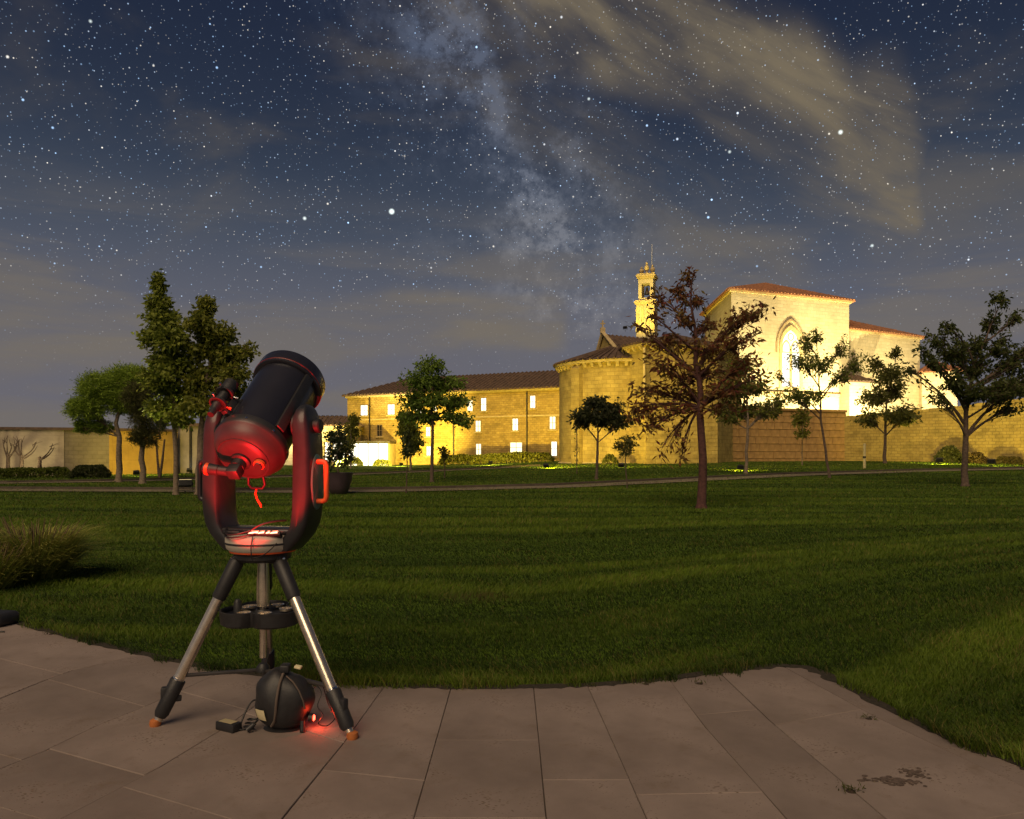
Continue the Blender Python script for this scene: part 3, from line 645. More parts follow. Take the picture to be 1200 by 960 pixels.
# central apse: many-sided block
Z0 = 57.
poly = [((729-600)/F*62, 62.), ((733-600)/F*58.5, 58.5), ((757-600)/F*56, 56.), ((841-600)/F*58, 58.), ((858-600)/F*63, 63.), ((856-600)/F*76, 76.), ((735-600)/F*76, 76.)]
cz = 9.2
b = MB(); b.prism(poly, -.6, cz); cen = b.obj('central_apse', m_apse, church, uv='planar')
def inset(poly, d):
    cx = sum(p[0] for p in poly)/len(poly); cy = sum(p[1] for p in poly)/len(poly); return [(p[0]+(p[0]-cx)/math.hypot(p[0]-cx, p[1]-cy)*d, p[1]+(p[1]-cy)/math.hypot(p[0]-cx, p[1]-cy)*d) for p in poly]
b = MB(); b.prism(inset(poly, .42), cz+.002, cz+.22); b.obj('cornice', m_trim, cen)
for pa, pb in zip(poly[:4], poly[1:5]):
    A_, B_ = Vector(pa), Vector(pb); n = max(1, int((B_-A_).length/.85)); ang = math.atan2(B_.y-A_.y, B_.x-A_.x)
    for i in range(n):
        q = A_.lerp(B_, (i+.5)/n); T = Matrix.Translation((q.x, q.y, cz)) @ Matrix.Rotation(ang+math.pi, 4, 'Z')
        b = MB(); b.add([(-.13, -.02, 0), (.13, -.02, 0), (.13, .34, 0), (-.13, .34, 0), (-.11, -.02, -.32), (.11, -.02, -.32), (.11, .10, -.32), (-.11, .10, -.32)], [(0, 1, 2, 3), (7, 6, 5, 4), (0, 4, 5, 1), (1, 5, 6, 2), (2, 6, 7, 3), (3, 7, 4, 0)], T); b.obj('corbel', m_trim, cen)
pe = inset(poly, .55); apx = ((790-600)/F*68, 68., cz+2.6)
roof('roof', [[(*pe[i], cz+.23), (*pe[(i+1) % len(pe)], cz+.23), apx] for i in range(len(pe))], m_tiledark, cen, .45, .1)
b = MB(); q = at(755, 500, 55.7); b.tube([(q.x, q.y, cz-.2), (q.x, q.y, 5.2)], .09, 6); b.obj('downpipe', m_trim, cen)
# aisle with gable and cross behind the side apse
G0 = at(703, 408, 66); 
gA = Vector(((701-600)/F*65, 65., 0)); gB = Vector(((724-600)/F*61.5, 61.5, 0)); gz0 = 10.2; gz1 = 12.0
gd = Vector((.86, .51, 0)); gl = 14
mid = gA.lerp(gB, .30)
def g3(p, z): return (p.x, p.y, z)
b = MB(); b.add([g3(gA, 0), g3(gB, 0), g3(gB, gz0-.6), g3(mid, gz1-.9), g3(gA, gz0-.6), g3(gA+gd*gl, 0), g3(gB+gd*gl, 0), g3(gB+gd*gl, gz0-.6), g3(mid+gd*gl, gz1-.9), g3(gA+gd*gl, gz0-.6)],
      [(0, 1, 2, 3, 4), (9, 8, 7, 6, 5), (1, 6, 7, 2), (5, 0, 4, 9)]); ais = b.obj('aisle', m_apse, church, uv='planar')
o_ = .35; sd = (gB-gA).normalized()
roof('roof', [[g3(gB+sd*o_-gd*.1, gz0-.75), g3(gB+sd*o_+gd*gl, gz0-.75), g3(mid+gd*gl, gz1-.8), g3(mid-gd*.1, gz1-.8)], [g3(gA-sd*o_+gd*gl, gz0-.75), g3(gA-sd*o_-gd*.1, gz0-.75), g3(mid-gd*.1, gz1-.8), g3(mid+gd*gl, gz1-.8)]], m_tiledark, ais, .45, .1)
b = MB()
for pa, pb in ((gA-sd*.25, mid), (gB+sd*.25, mid)):
    pa = Vector(g3(pa, gz0-.72)); pb = Vector(g3(pb, gz1-.62)); b.tube([pa-gd*.12, pb-gd*.12], .16, 6)
b.obj('gable_coping', m_trim, ais)
cp = mid-gd*.12
b = MB(); b.box(cp.x-.2, cp.x+.2, cp.y-.2, cp.y+.2, gz1-.7, gz1-.25); b.box(cp.x-.06, cp.x+.06, cp.y-.06, cp.y+.06, gz1-.25, gz1+.35); b.box(cp.x-.2, cp.x+.2, cp.y-.055, cp.y+.055, gz1+.05, gz1+.15); b.obj('stone_cross', m_trim, ais)
# bell tower
Zt = 70.; tz = lambda y: H+(HZ-y)/F*Zt; tx = lambda x: (x-600)/F*Zt
tc_ = tx(760.5); T = Matrix.Translation((tc_, Zt+1, 0)) @ Matrix.Rotation(R(-20), 4, 'Z')
hw = .84
b = MB(); b.box(-hw, hw, -hw, hw, 8, tz(356), T); tow = b.obj('bell_tower', m_church, church, uv='planar')
def stage(z0, z1, w, out):
    b = MB(); b.box(-w-out, w+out, -w-out, w+out, z0, z0+(z1-z0)*.35, T); b.box(-w-out*1.7, w+out*1.7, -w-out*1.7, w+out*1.7, z0+(z1-z0)*.35+.001, z0+(z1-z0)*.7, T); b.box(-w-out*1.2, w+out*1.2, -w-out*1.2, w+out*1.2, z0+(z1-z0)*.7+.001, z1, T); b.obj('cornice', m_trim, tow)
stage(tz(356)+.001, tz(351), hw, .10)
for x in (-.70, -.24, .24, .70):
    b = MB(); b.box(x-.12, x+.12, -hw-.08, -hw+.02, tz(388), tz(358), T); b.obj('pilaster', m_trim, tow)
for y_ in (-.5, .5):
    b = MB(); b.box(-hw-.08, -hw+.02, y_-.12, y_+.12, tz(388), tz(358), T); b.obj('pilaster', m_trim, tow)
w2 = .68
b = MB(); b.box(-w2, -w2+.3, -w2, w2, tz(351)+.001, tz(325), T); b.box(w2-.3, w2, -w2, w2, tz(351)+.001, tz(325), T); b.box(-w2+.3, w2-.3, -w2, w2, tz(351)+.001, tz(348), T); b.box(-w2+.3, w2-.3, -w2, w2, tz(331), tz(325), T); b.obj('belfry', m_church, tow, uv='planar')
b = MB(); b.lathe([(.02, .62), (.10, .6), (.14, .3), (.24, .0), (.26, -.05), (.2, -.05)], 14, T @ Matrix.Translation((0, 0, tz(342)))); b.obj('bell', m_iron, tow, smooth=50)
stage(tz(325)+.001, tz(319.5), w2, .12)
for x, y, hgt in ((-.5, 0, .9), (.02, -.25, 1.3), (.5, .05, 1.05)):
    b = MB(); b.lathe([(.2, 0), (.16, .1), (.09, .18), (.2, .32), (.24, .45), (.16, .62), (.07, .68), (.12, .76), (.02, .9)], 12, T @ Matrix.Translation((x, y, tz(319.5)+.001)) @ Matrix.Diagonal((1, 1, hgt, 1))); b.obj('finial', m_trim, tow, smooth=40)
b = MB(); b.tube([T @ Vector((.40, .3, tz(319.5))), T @ Vector((.40, .3, tz(282)))], [.05, .025], 6); b.obj('lightning_rod', mat('rod_metal', (.5, .5, .48), .4, .8), tow)
# choir block with the tall gothic window
Hc = 17.3
FL = Vector((at(857, 0, 76).x, 76, 0)); FR = Vector((at(995, 0, 82).x, 82, 0)); BL = Vector((at(826, 0, 90).x, 90, 0)); BR = FR+(BL-FL)
b = MB(); b.prism([FL[:2], FR[:2], BR[:2], BL[:2]], -.5, Hc); cho = b.obj('choir', m_church, church, uv='planar')
uc = (FR-FL).normalized(); nc = Vector((uc.y, -uc.x, 0)); wl = (FR-FL).length
b = MB(); b.prism(inset([FL[:2], FR[:2], BR[:2], BL[:2]], .3), Hc+.002, Hc+.24); b.obj('cornice', m_trim, cho)
pe = inset([FL[:2], FR[:2], BR[:2], BL[:2]], .65); apx = (at(897, 0, 87).x, 87., H+(HZ-332)/F*87)
roof('roof', [[(*pe[i], Hc+.26), (*pe[(i+1) % 4], Hc+.26), apx] for i in range(4)], m_tile, cho, .42, .11)
def onch(x, y):
    d = Vector(((x-600)/F, 1, (HZ-y)/F)); o = Vector((0, 0, H)); t = (FL-o).dot(nc)/d.dot(nc); p = o+d*t
    return (p-FL).dot(uc), p.z
def chT(): return Matrix(((uc.x, -nc.x, 0, FL.x), (uc.y, -nc.y, 0, FL.y), (0, 0, 1, 0), (0, 0, 0, 1)))
TC = chT(); s0, zb = onch(915.5, 453); s1, _ = onch(936.5, 453); zt_ = onch(926, 387)[1]; ss, _ = 0, 0
sc_ = (s0+s1)/2; hwid = (s1-s0)/2; zsp = onch(926, 407)[1]
def arch(hw, zb, zs, zt, n=14):    # pointed arch outline, counter-clockwise from bottom left
    pts = [(-hw, zb), (hw, zb)]; rr = ((zt-zs)**2+hw*hw)/(2*hw)
    for i in range(n+1):
        a = math.asin(min(1, (zt-zs)/rr))*i/n; pts.append((hw-rr+rr*math.cos(a), zs+rr*math.sin(a)))
    pts += [(-x, z) for x, z in reversed(pts[2:-1])]; return pts
def extr(b, pts, y0, y1, T):
    n = len(pts); b.add([(x, y0, z) for x, z in pts]+[(x, y1, z) for x, z in pts], [tuple(range(n)), tuple(range(2*n-1, n-1, -1))]+[(i, n+i, n+(i+1) % n, (i+1) % n) for i in range(n)], T)
def ring(b, a_, c_, y0, y1, T):
    n = len(a_); vs = [(x, y0, z) for x, z in a_]+[(x, y0, z) for x, z in c_]+[(x, y1, z) for x, z in a_]+[(x, y1, z) for x, z in c_]; fs = []
    for i in range(n):
        j = (i+1) % n; fs += [(i, j, n+j, n+i), (2*n+i, 3*n+i, 3*n+j, 2*n+j), (i, 2*n+i, 2*n+j, j), (n+i, n+j, 3*n+j, 3*n+i)]
    b.add(vs, fs, T)
TW = TC @ Matrix.Translation((sc_, 0, 0))
b = MB(); ring(b, arch(hwid, zb, zsp, zt_), arch(hwid+.32, zb-.25, zsp, zt_+.5), -.16, .05, TW); gw = b.obj('gothic_window', m_trim, cho)
b = MB(); extr(b, arch(hwid-.01, zb+.01, zsp, zt_-.02), -.03, -.01, TW); b.obj('lit_glass', glow('nave_light_glass', (1, .93, .74), 1.7), gw)
b = MB(); b.box(-.15, .15, -.12, -.04, zb+.02, zsp+.1, TW)
for s_ in (-1, 1):
    TT = TW @ Matrix.Translation((s_*hwid/2, 0, 0)); ring(b, arch(hwid/2-.12, zsp-.5, zsp-.2, zsp+.55, 8), arch(hwid/2-.02, zsp-.6, zsp-.2, zsp+.75, 8), -.11, -.04, TT)
for k in range(16):
    a = 2*math.pi*k/16; a2 = 2*math.pi*(k+1)/16; zc = zsp+1.05
    b.tube([TW @ Vector((.36*math.cos(a), -.08, zc+.36*math.sin(a))), TW @ Vector((.36*math.cos(a2), -.08, zc+.36*math.sin(a2)))], .06, 5)
b.obj('tracery', m_trim, gw)
ho = arch(hwid+.60, zsp-.6, zsp, zt_+.95); hi_ = arch(hwid+.74, zsp-.6, zsp, zt_+1.15)
n = len(ho); b = MB(); pts_o = ho[1:]+ho[:1]; pts_i = hi_[1:]+hi_[:1]
vs = [(x, -.16, z) for x, z in pts_o]+[(x, -.16, z) for x, z in pts_i]+[(x, .05, z) for x, z in pts_o]+[(x, .05, z) for x, z in pts_i]
b.add(vs, [f for i in range(n-1) for f in ((i, i+1, n+i+1, n+i), (i, 2*n+i, 2*n+i+1, i+1), (n+i, n+i+1, 3*n+i+1, 3*n+i))], TW); b.obj('hood_mould', mat('weathered_hood', (.34, .25, .13), .9, var=.25, scale=3), gw)
s_, z_ = onch(960, 463); b = MB(); b.box(.3, wl, -.22, .05, z_-.15, z_+.15, TC); b.obj('string_course', m_trim, cho)
# lower wing to the right
Hw = 14.4; WR = Vector((at(1078, 0, 88.6).x, 88.6, 0)); bk = (BR-FR).normalized()*11
w0 = FR+bk*.03*0+Vector((.02, .35, 0)); 
b = MB(); b.prism([w0[:2], WR[:2], (WR+bk)[:2], (w0+bk)[:2]], -.5, Hw); wing = b.obj('nave_wing', m_church, church, uv='planar')
b = MB(); b.prism(inset([w0[:2], WR[:2], (WR+bk)[:2], (w0+bk)[:2]], .25), Hw+.002, Hw+.2); b.obj('cornice', m_trim, wing)
pe = [w0, WR, WR+bk, w0+bk]; rr0 = w0+bk*.5; rr1 = w0.lerp(WR, .02)+bk*.5
E_ = .5; ee = [(w0.x, w0.y-E_), (WR.x+E_, WR.y-E_), ((WR+bk).x+E_, (WR+bk).y+E_), ((w0+bk).x, (w0+bk).y+E_)]
rg = (rr0.x, rr0.y, H+(HZ-371)/F*rr0.y)
roof('roof', [[(*ee[0], Hw+.22), (*ee[1], Hw+.22), rg], [(*ee[1], Hw+.22), (*ee[2], Hw+.22), rg], [(*ee[2], Hw+.22), (*ee[3], Hw+.22), rg]], m_tile, wing, .42, .11)
# small lean-to and annex
la, lb = at(994, 0, 79.5).x, at(1025, 0, 80.5).x
b = MB(); b.prism([(la, 79.2), (lb, 80.4), (lb-.3, 84), (la, 83.5)], -.5, H+(HZ-448)/F*79.5); lt_ = b.obj('porch', m_church, church, uv='planar')
zp = H+(HZ-447)/F*79.5; zq = H+(HZ-434)/F*81
roof('roof', [[(la-.3, 78.8, zp+.02), (lb+.4, 80.0, zp+.02), (la+.5, 83.4, zq+.2)], [(lb+.4, 80, zp+.02), (lb+.2, 84, zp+.02), (la+.5, 83.4, zq+.2)]], m_tiledark, lt_, .42, .1)
aa, ab = at(1086, 0, 86).x, at(1128, 0, 83).x
b = MB(); b.prism([(aa, 87), (ab, 84), (ab+2, 90), (aa+2, 93)], -.5, H+(HZ-436)/F*86); anx = b.obj('annex', m_church, church, uv='planar')
zp = H+(HZ-436)/F*86
roof('roof', [[(aa-.4, 86.6, zp+.02), (ab+.5, 83.3, zp+.02), ((aa+ab)/2+1, 88.5, zp+1.5)], [(ab+.5, 83.3, zp+.02), (ab+2.5, 90.3, zp+.02), ((aa+ab)/2+1, 88.5, zp+1.5)], [(aa+1.6, 93.5, zp+.02), (aa-.4, 86.6, zp+.02), ((aa+ab)/2+1, 88.5, zp+1.5)]], m_tile, anx, .42, .1)
tag(church, 'floodlit stone abbey church with round apse, bell tower and tall gothic window', 'church')
# ------------------------------------------------------------------ precinct walls
pw = empty('dressed_stone_wall', (0, 0, 0))
A_ = Vector((at(856, 0, 64).x, 64, 0)); B_ = Vector((at(991, 0, 69).x, 69, 0)); hw_ = 4.95
du = (B_-A_).normalized(); dn = Vector((du.y, -du.x, 0)); Lw = (B_-A_).length; ang = math.atan2(du.y, du.x)
TWm = Matrix.Translation(A_) @ Matrix.Rotation(ang, 4, 'Z')
b = MB(); b.box(0, Lw, .0, .55, -.3, hw_, TWm); b.obj('wall_core', m_mortar, pw, uv='planar')
z = .25; row = 0; hts = [.62, .58, .66, .60, .64, .60, .56, .42]; RB = random.Random(4)
for hgt in hts:
    x = .02
    while x < Lw-.1:
        w_ = RB.uniform(.75, 1.35); x2 = min(x+w_, Lw-.02)
        if Lw-.02-x2 < .4: x2 = Lw-.02
        b = MB(); b.rbox(0, x2-x-.03, -.09-RB.uniform(0, .035), .05, 0, hgt-.03, .02, seg=1)
        o = b.obj('stone_block', m_block, pw); o.matrix_world = TWm @ Matrix.Translation((x, 0, z)); o.matrix_parent_inverse = Matrix()
        x = x2
    z += hgt
b = MB(); b.rbox(-.1, Lw, -.22, .7, hw_+.001, hw_+.22, .03, TWm, 1); b.obj('coping', m_block, pw)
b = MB(); b.box(-.95, -.02, -.35, .7, -.3, hw_+.35, TWm); b.obj('end_pier', m_rubble, pw, uv='planar')
tag(pw, 'brown dressed-block precinct wall below the gothic window', 'wall')
rw = empty('rubble_precinct_wall', (0, 0, 0))
pts = [(B_.x-.35, B_.y+.0, 4.6), (at(1110, 0, 62.5).x, 62.5, 5.05), (at(1215, 0, 57).x, 57, 5.5), (at(1500, 0, 44).x, 44, 5.6)]
b = MB()
for (x0, y0, h0), (x1, y1, h1) in zip(pts, pts[1:]):
    n = 14
    for i in range(n):
        f0, f1 = i/n, (i+1)/n; jj = lambda f: .05*math.sin(f*37)+.04*math.sin(f*91)
        q0 = (x0+(x1-x0)*f0, y0+(y1-y0)*f0); q1 = (x0+(x1-x0)*f1, y0+(y1-y0)*f1); z0 = h0+(h1-h0)*f0+jj(f0); z1 = h0+(h1-h0)*f1+jj(f1)
        b.add([(*q0, -.3), (*q1, -.3), (*q1, z1), (*q0, z0), (q0[0]+.3, q0[1]+.5, -.3), (q1[0]+.3, q1[1]+.5, -.3), (q1[0]+.3, q1[1]+.5, z1), (q0[0]+.3, q0[1]+.5, z0)], [(0, 1, 2, 3), (3, 2, 6, 7), (5, 4, 7, 6)])
b.obj('wall_body', m_rubble, rw, uv='planar')
tag(rw, 'rough rubble precinct wall behind the shrubs with uneven top', 'wall')
lw = empty('rendered_garden_wall', (0, 0, 0))
pts = [at(-420, 0, 40), at(0, 0, 45), at(75, 0, 46), at(128, 0, 47), at(208, 0, 50)]
mw_ = [m_leftwall, m_leftwall, masonry('darker_wall_panel', (.22, .18, .12), (.18, .15, .10), (.17, .14, .09), .5, .25, var=.3), masonry('ochre_wall', (.44, .27, .06), (.38, .23, .05), (.36, .22, .05), 1.8, .9, var=.3, bump=.2)]  # third panel has a darker tone than its neighbours
for i, (p, q) in enumerate(zip(pts, pts[1:])):
    hgt = 2.72; d = (q-p); d.z = 0; nn = Vector((d.y, -d.x, 0)).normalized(); off = (.0, .0, .03, .0)[i]
    b = MB(); b.prism([(p+nn*(-off))[:2], (q+nn*(-off))[:2], (q-nn*.5)[:2], (p-nn*.5)[:2]], -.4, hgt); b.obj('wall_panel', mw_[i], lw, uv='planar')
    b = MB(); b.prism([(p+nn*.1)[:2], (q+nn*.1)[:2], (q-nn*.6)[:2], (p-nn*.6)[:2]], hgt+.002, hgt+.16); b.obj('coping', m_tiledark, lw)
tag(lw, 'long rendered garden wall with dark coping behind the pines', 'wall')
gt = empty('gate_house', (0, 0, 0)); x0, x1 = at(207, 0, 50.5).x, at(250, 0, 50.5).x
b = MB(); b.box(x0, x1, 50.5, 54, -.3, 3.1); b.obj('wall', mat('grey_plaster', (.24, .20, .14), .9, var=.2, scale=2), gt)
b = MB(); b.box(x0-.15, x1+.15, 50.3, 54.2, 3.102, 3.3); b.obj('flat_roof', m_tiledark, gt)
b = MB(); xx = at(223, 0, 50.4).x; b.tube([(xx, 50.4, 3.1), (xx, 50.4, 0)], .07, 8); b.obj('downpipe', m_iron, gt)
tag(gt, 'small grey plastered gatehouse with a dark downpipe behind the tall trees', 'building')
# ------------------------------------------------------------------ floodlights in place
flood('small floodlight behind the brown wall, under the gothic window', onl(at(905, 0, 70.5).x, 70.5), at(905, 335, 77), 17500, WARM, 150)
flood('small floodlight behind the brown wall, near its inner corner', onl(at(965, 0, 72.6).x, 72.6), at(965, 335, 80), 17500, WARM, 150)
flood('small floodlight behind the rubble wall, facing the church wing', onl(at(1030, 0, 73.5).x, 73.5), at(1040, 350, 85), 22000, WARM, 150)
flood('small floodlight behind the rubble wall, facing the annex', onl(at(1105, 0, 74).x, 74), at(1110, 420, 85), 18000, WARM, 120)
flood('small floodlight behind the brown wall, tilted at the white porch', onl(at(1008, 0, 74.6).x, 74.6), at(1008, 465, 79.5), 7000, WARM, 120)
flood('garden floodlight on the grass facing the round apse', onl(at(640, 0, 48).x, 48), at(675, 455, 58), 6000, SOD, 110)
flood('garden floodlight on the grass between round apse and path', onl(at(728, 0, 46).x, 46), at(745, 440, 57), 1500, SOD, 110)
flood('garden floodlight behind the stone wing hedge, facing its windows', onl(at(575, 0, 62).x, 62), at(575, 462, 80), 13000, SOD, 110)
flood('garden floodlight by the stone wing corner beside the glass hall', onl(at(470, 0, 72).x, 72), at(455, 480, 85), 20000, GOLD, 140)
flood('garden floodlight at the foot of the low pale outbuilding', onl(at(397, 0, 75).x, 75), at(395, 500, 82), 24000, WARM, 130)
flood('garden floodlight on the lawn beside the small shrubs, facing the rubble wall', gp(1101, 545), at(1120, 505, 62), 2600, GOLD, 150, size=.22)
flood('garden floodlight on the lawn before the small tan shrub', gp(1162, 547), at(1190, 505, 57), 1700, GOLD, 150, size=.22)
flood('small dark floodlight in the grass next to a slim tree trunk', gp(868, 553), at(900, 500, 66), 1000, SOD, 130)
flood('garden floodlight beside the slender trunks, facing the ochre wall', onl(at(160, 0, 43.5).x, 43.5), at(172, 512, 49), 900, GOLD, 150)
flood('garden floodlight behind the low clipped hedge, facing the rendered wall', onl(at(30, 0, 43.4).x, 43.4), at(30, 515, 45.5), 110, WARM, 160)
flood('floodlight on the lawn between the two tall spire trees', gp(217, 578), at(215, 420, 27), 1300, (1, .88, .45), 120, size=.22)
flood('floodlight in the narrow court behind the round apse, facing the choir', onl(at(802, 0, 80).x, 80), at(845, 390, 82), 9000, SOD, 140)
flood('floodlight on the roof ridge behind the round apse, aimed at the bell tower', Vector((9.6, 65.1, 11.72)), at(760, 345, 71), 3400, GOLD, 70)
flood('floodlight at the foot of the gatehouse with cool light', onl(at(222, 0, 49.4).x, 49.4), at(224, 535, 50.5), 10, (.75, .85, 1), 140)
# ------------------------------------------------------------------ trees
def leafmesh(name, ctr, nrm_up, ln, wd, c0, c1, material, parent, rng, droop=.3, dirs=None):
    n = len(ctr)
    d = rng.normal(0, 1, (n, 3)); d[:, 2] -= droop
    if dirs is not None: d = d*.7+dirs*1.1
    d /= np.linalg.norm(d, axis=1)[:, None]+1e-9
    r = rng.normal(0, 1, (n, 3)); r[:, 2] *= .5; s = np.cross(d, r); s /= np.linalg.norm(s, axis=1)[:, None]+1e-9
    nn = np.cross(s, d)
    L_ = (ln*(.65+.7*rng.random(n)))[:, None]; W_ = (wd*(.7+.6*rng.random(n)))[:, None]
    base = ctr-d*L_*.5; tip = ctr+d*L_*.5-np.array([0, 0, 1])*L_*.08
    a = ctr-d*L_*.08+s*W_*.5+nn*W_*.18; b_ = ctr-d*L_*.08-s*W_*.5+nn*W_*.18
    V = np.stack([base, a, tip, b_], 1).reshape(-1, 3); o = np.arange(n)[:, None]*4
    Fq = np.concatenate([o+np.array([[0, 1, 2]]), o+np.array([[0, 2, 3]])])
    t = np.clip(rng.beta(1.6, 1.8, n), 0, 1)[:, None]; c = ((1-t)*np.array([c0])+t*np.array([c1]))*1.45
    return colmesh(name, V, Fq, np.repeat(c, 4, 0), material, parent)
def bez(a, c, sag, n=5, up=0):
    a, c = Vector(a), Vector(c); m = a.lerp(c, .45)+Vector(sag)
    return [(a*(1-t)**2+m*2*t*(1-t)+c*t*t) for t in [i/n for i in range(n+1)]]
def tree(name, label, px, py, fork, blobs, leaves, ln, wd, c0, c1, tr, bark=m_bark, seed=1, cat='tree', P=None, material=None, depthk=1.0, twigs=True, clump=9, spread=1.0, group=None, lean=0, droop=.3, shell=.5, stems=None, fig=.18):
    rng = np.random.default_rng(seed); rd = random.Random(seed)
    P = P or gp(px, py); s = P.y/F
    e = empty(name, P); b = MB()
    fx, fy = fork; FK = Vector(((fx-px)*s, rd.uniform(-.05, .05), (py-fy)*s))
    trunk = [Vector((0, 0, -.12)), Vector((0, 0, .02)), Vector((0, 0, .12))]+[Vector((FK.x*t+rd.uniform(-1, 1)*tr*.5+lean*math.sin(t*3.1), FK.y*t+rd.uniform(-1, 1)*tr*.5, FK.z*t)) for t in (.3, .5, .75)]+[FK]
    if not stems: b.tube(trunk, [tr*1.7, tr*1.45, tr*1.1, tr, tr*.95, tr*.88, tr*.8], 8)
    else:
        for q in stems: b.tube([Vector((0, 0, -.1)), Vector((q*s*.5, 0, FK.z*.4)), Vector((q*s, 0, FK.z))], [tr, tr*.8, tr*.6], 7)
    tot = sum(bl[2]*bl[3]*(bl[4] if len(bl) > 4 else 1) for bl in blobs)
    cen = []; dirs = []
    zt_p = min(bl[1] for bl in blobs); topb = min(blobs, key=lambda q: q[1])
    mx_ = sum(q[0]*q[2]*q[3] for q in blobs)/sum(q[2]*q[3] for q in blobs); my_ = sum(q[1]*q[2]*q[3] for q in blobs)/sum(q[2]*q[3] for q in blobs)
    MC = Vector((((mx_*.6+fx*.4)-px)*s, rd.uniform(-.1, .1), (py-my_)*s)); TP = Vector(((topb[0]-px)*s, rd.uniform(-.1, .1), (py-topb[1])*s))
    if MC.z < FK.z+.1: MC = FK.lerp(TP, .5)
    lead = [FK+(MC-FK)*t*1.0+Vector((rd.uniform(-1, 1), rd.uniform(-1, 1), 0))*tr*(1 if 0 < t < 1 else 0) for t in (0, .33, .66, 1)]+[MC.lerp(TP, t)+Vector((rd.uniform(-1, 1), rd.uniform(-1, 1), 0))*tr*.8 for t in (.35, .7, 1)]
    ztop = max(q.z for q in lead)-FK.z+1e-6
    if twigs is not None: b.tube(lead, [tr*max(.10, .8*min(1, max(0, 1-(q.z-FK.z)/max(ztop, .05)))**.8) for q in lead], 7, caps=False)
    def leadat(z):
        z = max(FK.z, min(z, lead[-1].z))
        for q0, q1 in zip(lead, lead[1:]):
            if q0.z <= z <= q1.z: return q0.lerp(q1, (z-q0.z)/max(1e-6, q1.z-q0.z))
        return lead[-1].copy()
    for bl in blobs:
        cx, cy, rx, ry = bl[:4]; wgt = bl[4] if len(bl) > 4 else 1
        ctr = Vector(((cx-px)*s, rd.uniform(-.5, .5)*max(rx, 14)*s*depthk*1.6, (py-cy)*s)); rx_, ry_ = rx*s, ry*s
        a0_ = leadat(ctr.z-.15*ry_); st = leadat(ctr.z-(.75+.3*rd.random())*math.hypot(ctr.x-a0_.x, ctr.y-a0_.y)-.2*ry_)
        dist = (ctr-st).length; lr = min(tr*.55, .010+.022*dist)
        limb = bez(st, ctr, (rd.uniform(-.12, .12)*dist, rd.uniform(-.1, .1)*dist, rd.uniform(-.02, .16)*dist), 6)
        if twigs is not None: b.tube(limb, [lr*(1-.75*i/6) for i in range(7)], 6, caps=False)
        nl = max(6, int(leaves*rx*ry*wgt/tot)); nc_ = max(3, nl//clump)
        q = rng.normal(0, 1, (nc_, 3)); q /= np.linalg.norm(q, axis=1)[:, None]; q *= (rng.random(nc_)**(1/3*(1-shell)+.0001+.18))[:, None]
        cl = np.array(ctr)+q*np.array([rx_, rx_*depthk, ry_])*spread
        lst = np.zeros((nc_, 3))
        for k in range(nc_):
            t = rd.uniform(.35, 1.0); li = limb[min(6, int(t*6))]; lst[k] = li
            if twigs and k < 70:
                tw = bez(li, cl[k], (0, 0, .12*ry_), 3); r0 = max(.006, tr*.12); b.tube(tw, [r0, r0*.8, r0*.6, r0*.35], 4, caps=False)
        k_ = rng.integers(0, nc_, nl); tt = (1.12-.75*rng.random(nl)**1.5)[:, None]; sag = np.zeros((nl, 3)); sag[:, 2] = (.24*ry_*tt*(1-tt))[:, 0]
        cc = lst[k_]*(1-tt)+cl[k_]*tt+sag+rng.normal(0, 1, (nl, 3))*ln*.45 if material is None else cl[k_]+rng.normal(0, 1, (nl, 3))*np.array([rx_, rx_*depthk, ry_])*fig
        cen.append(cc); dd = cc-np.array(ctr); dirs.append(dd/(np.linalg.norm(dd, axis=1)[:, None]+1e-6))
    b.obj('trunk', bark, e, smooth=60)
    leafmesh('crown', np.concatenate(cen), None, ln, wd, c0, c1, material or m_leaf, e, rng, droop, np.concatenate(dirs))
    tag(e, label, cat, group); return e
GREEN0, GREEN1 = (.03, .05, .010), (.11, .14, .022)
OLV0, OLV1 = (.045, .055, .012), (.15, .15, .028)
RED0, RED1 = (.050, .016, .012), (.13, .055, .022)
DK0, DK1 = (.020, .028, .012), (.07, .085, .022)
tree('stone_pine', 'umbrella-shaped green pine in front of the rendered wall', 139, 565, (140, 512), [(108, 480, 20, 15), (118, 455, 22, 17), (140, 442, 24, 15), (160, 447, 18, 16), (120, 500, 13, 8), (140, 468, 26, 16), (102, 500, 10, 8), (155, 470, 16, 14)], 42000, .20, .028, (.08, .13, .015), (.25, .34, .04), .14, m_palebark, 11, material=m_needle, clump=30, fig=.16, droop=-.4)
tree('pine_tree', 'brownish narrow-crowned pine next to the umbrella pine', 167, 567, (168, 510), [(163, 465, 14, 16), (170, 490, 15, 18), (163, 512, 10, 10), (176, 512, 11, 12), (172, 455, 12, 14)], 9000, .20, .024, (.025, .03, .008), (.075, .075, .02), .13, m_palebark, 12, material=m_needle, clump=24, fig=.2, droop=-.2)
tree('slender_tree', 'slim twin-stemmed tree close to the ochre wall', 187, 560, (188, 515), [(183, 490, 8, 20), (194, 485, 9, 22)], 2500, .14, .06, DK0, DK1, .08, m_bark, 13, stems=(-4, 6))
tree('spire_tree', 'tall pointed leafy tree rising highest behind the telescope', 206, 580, (205, 480), [(184, 333, 7, 15), (185, 356, 13, 15), (193, 378, 21, 15), (180, 396, 16, 12), (205, 400, 20, 15), (188, 420, 20, 14), (208, 428, 22, 16), (192, 446, 22, 14), (205, 466, 25, 16), (188, 480, 15, 10), (215, 490, 16, 10)], 11000, .17, .09, (.065, .095, .014), (.21, .235, .035), .085, m_palebark, 14, fig=.2, clump=12)
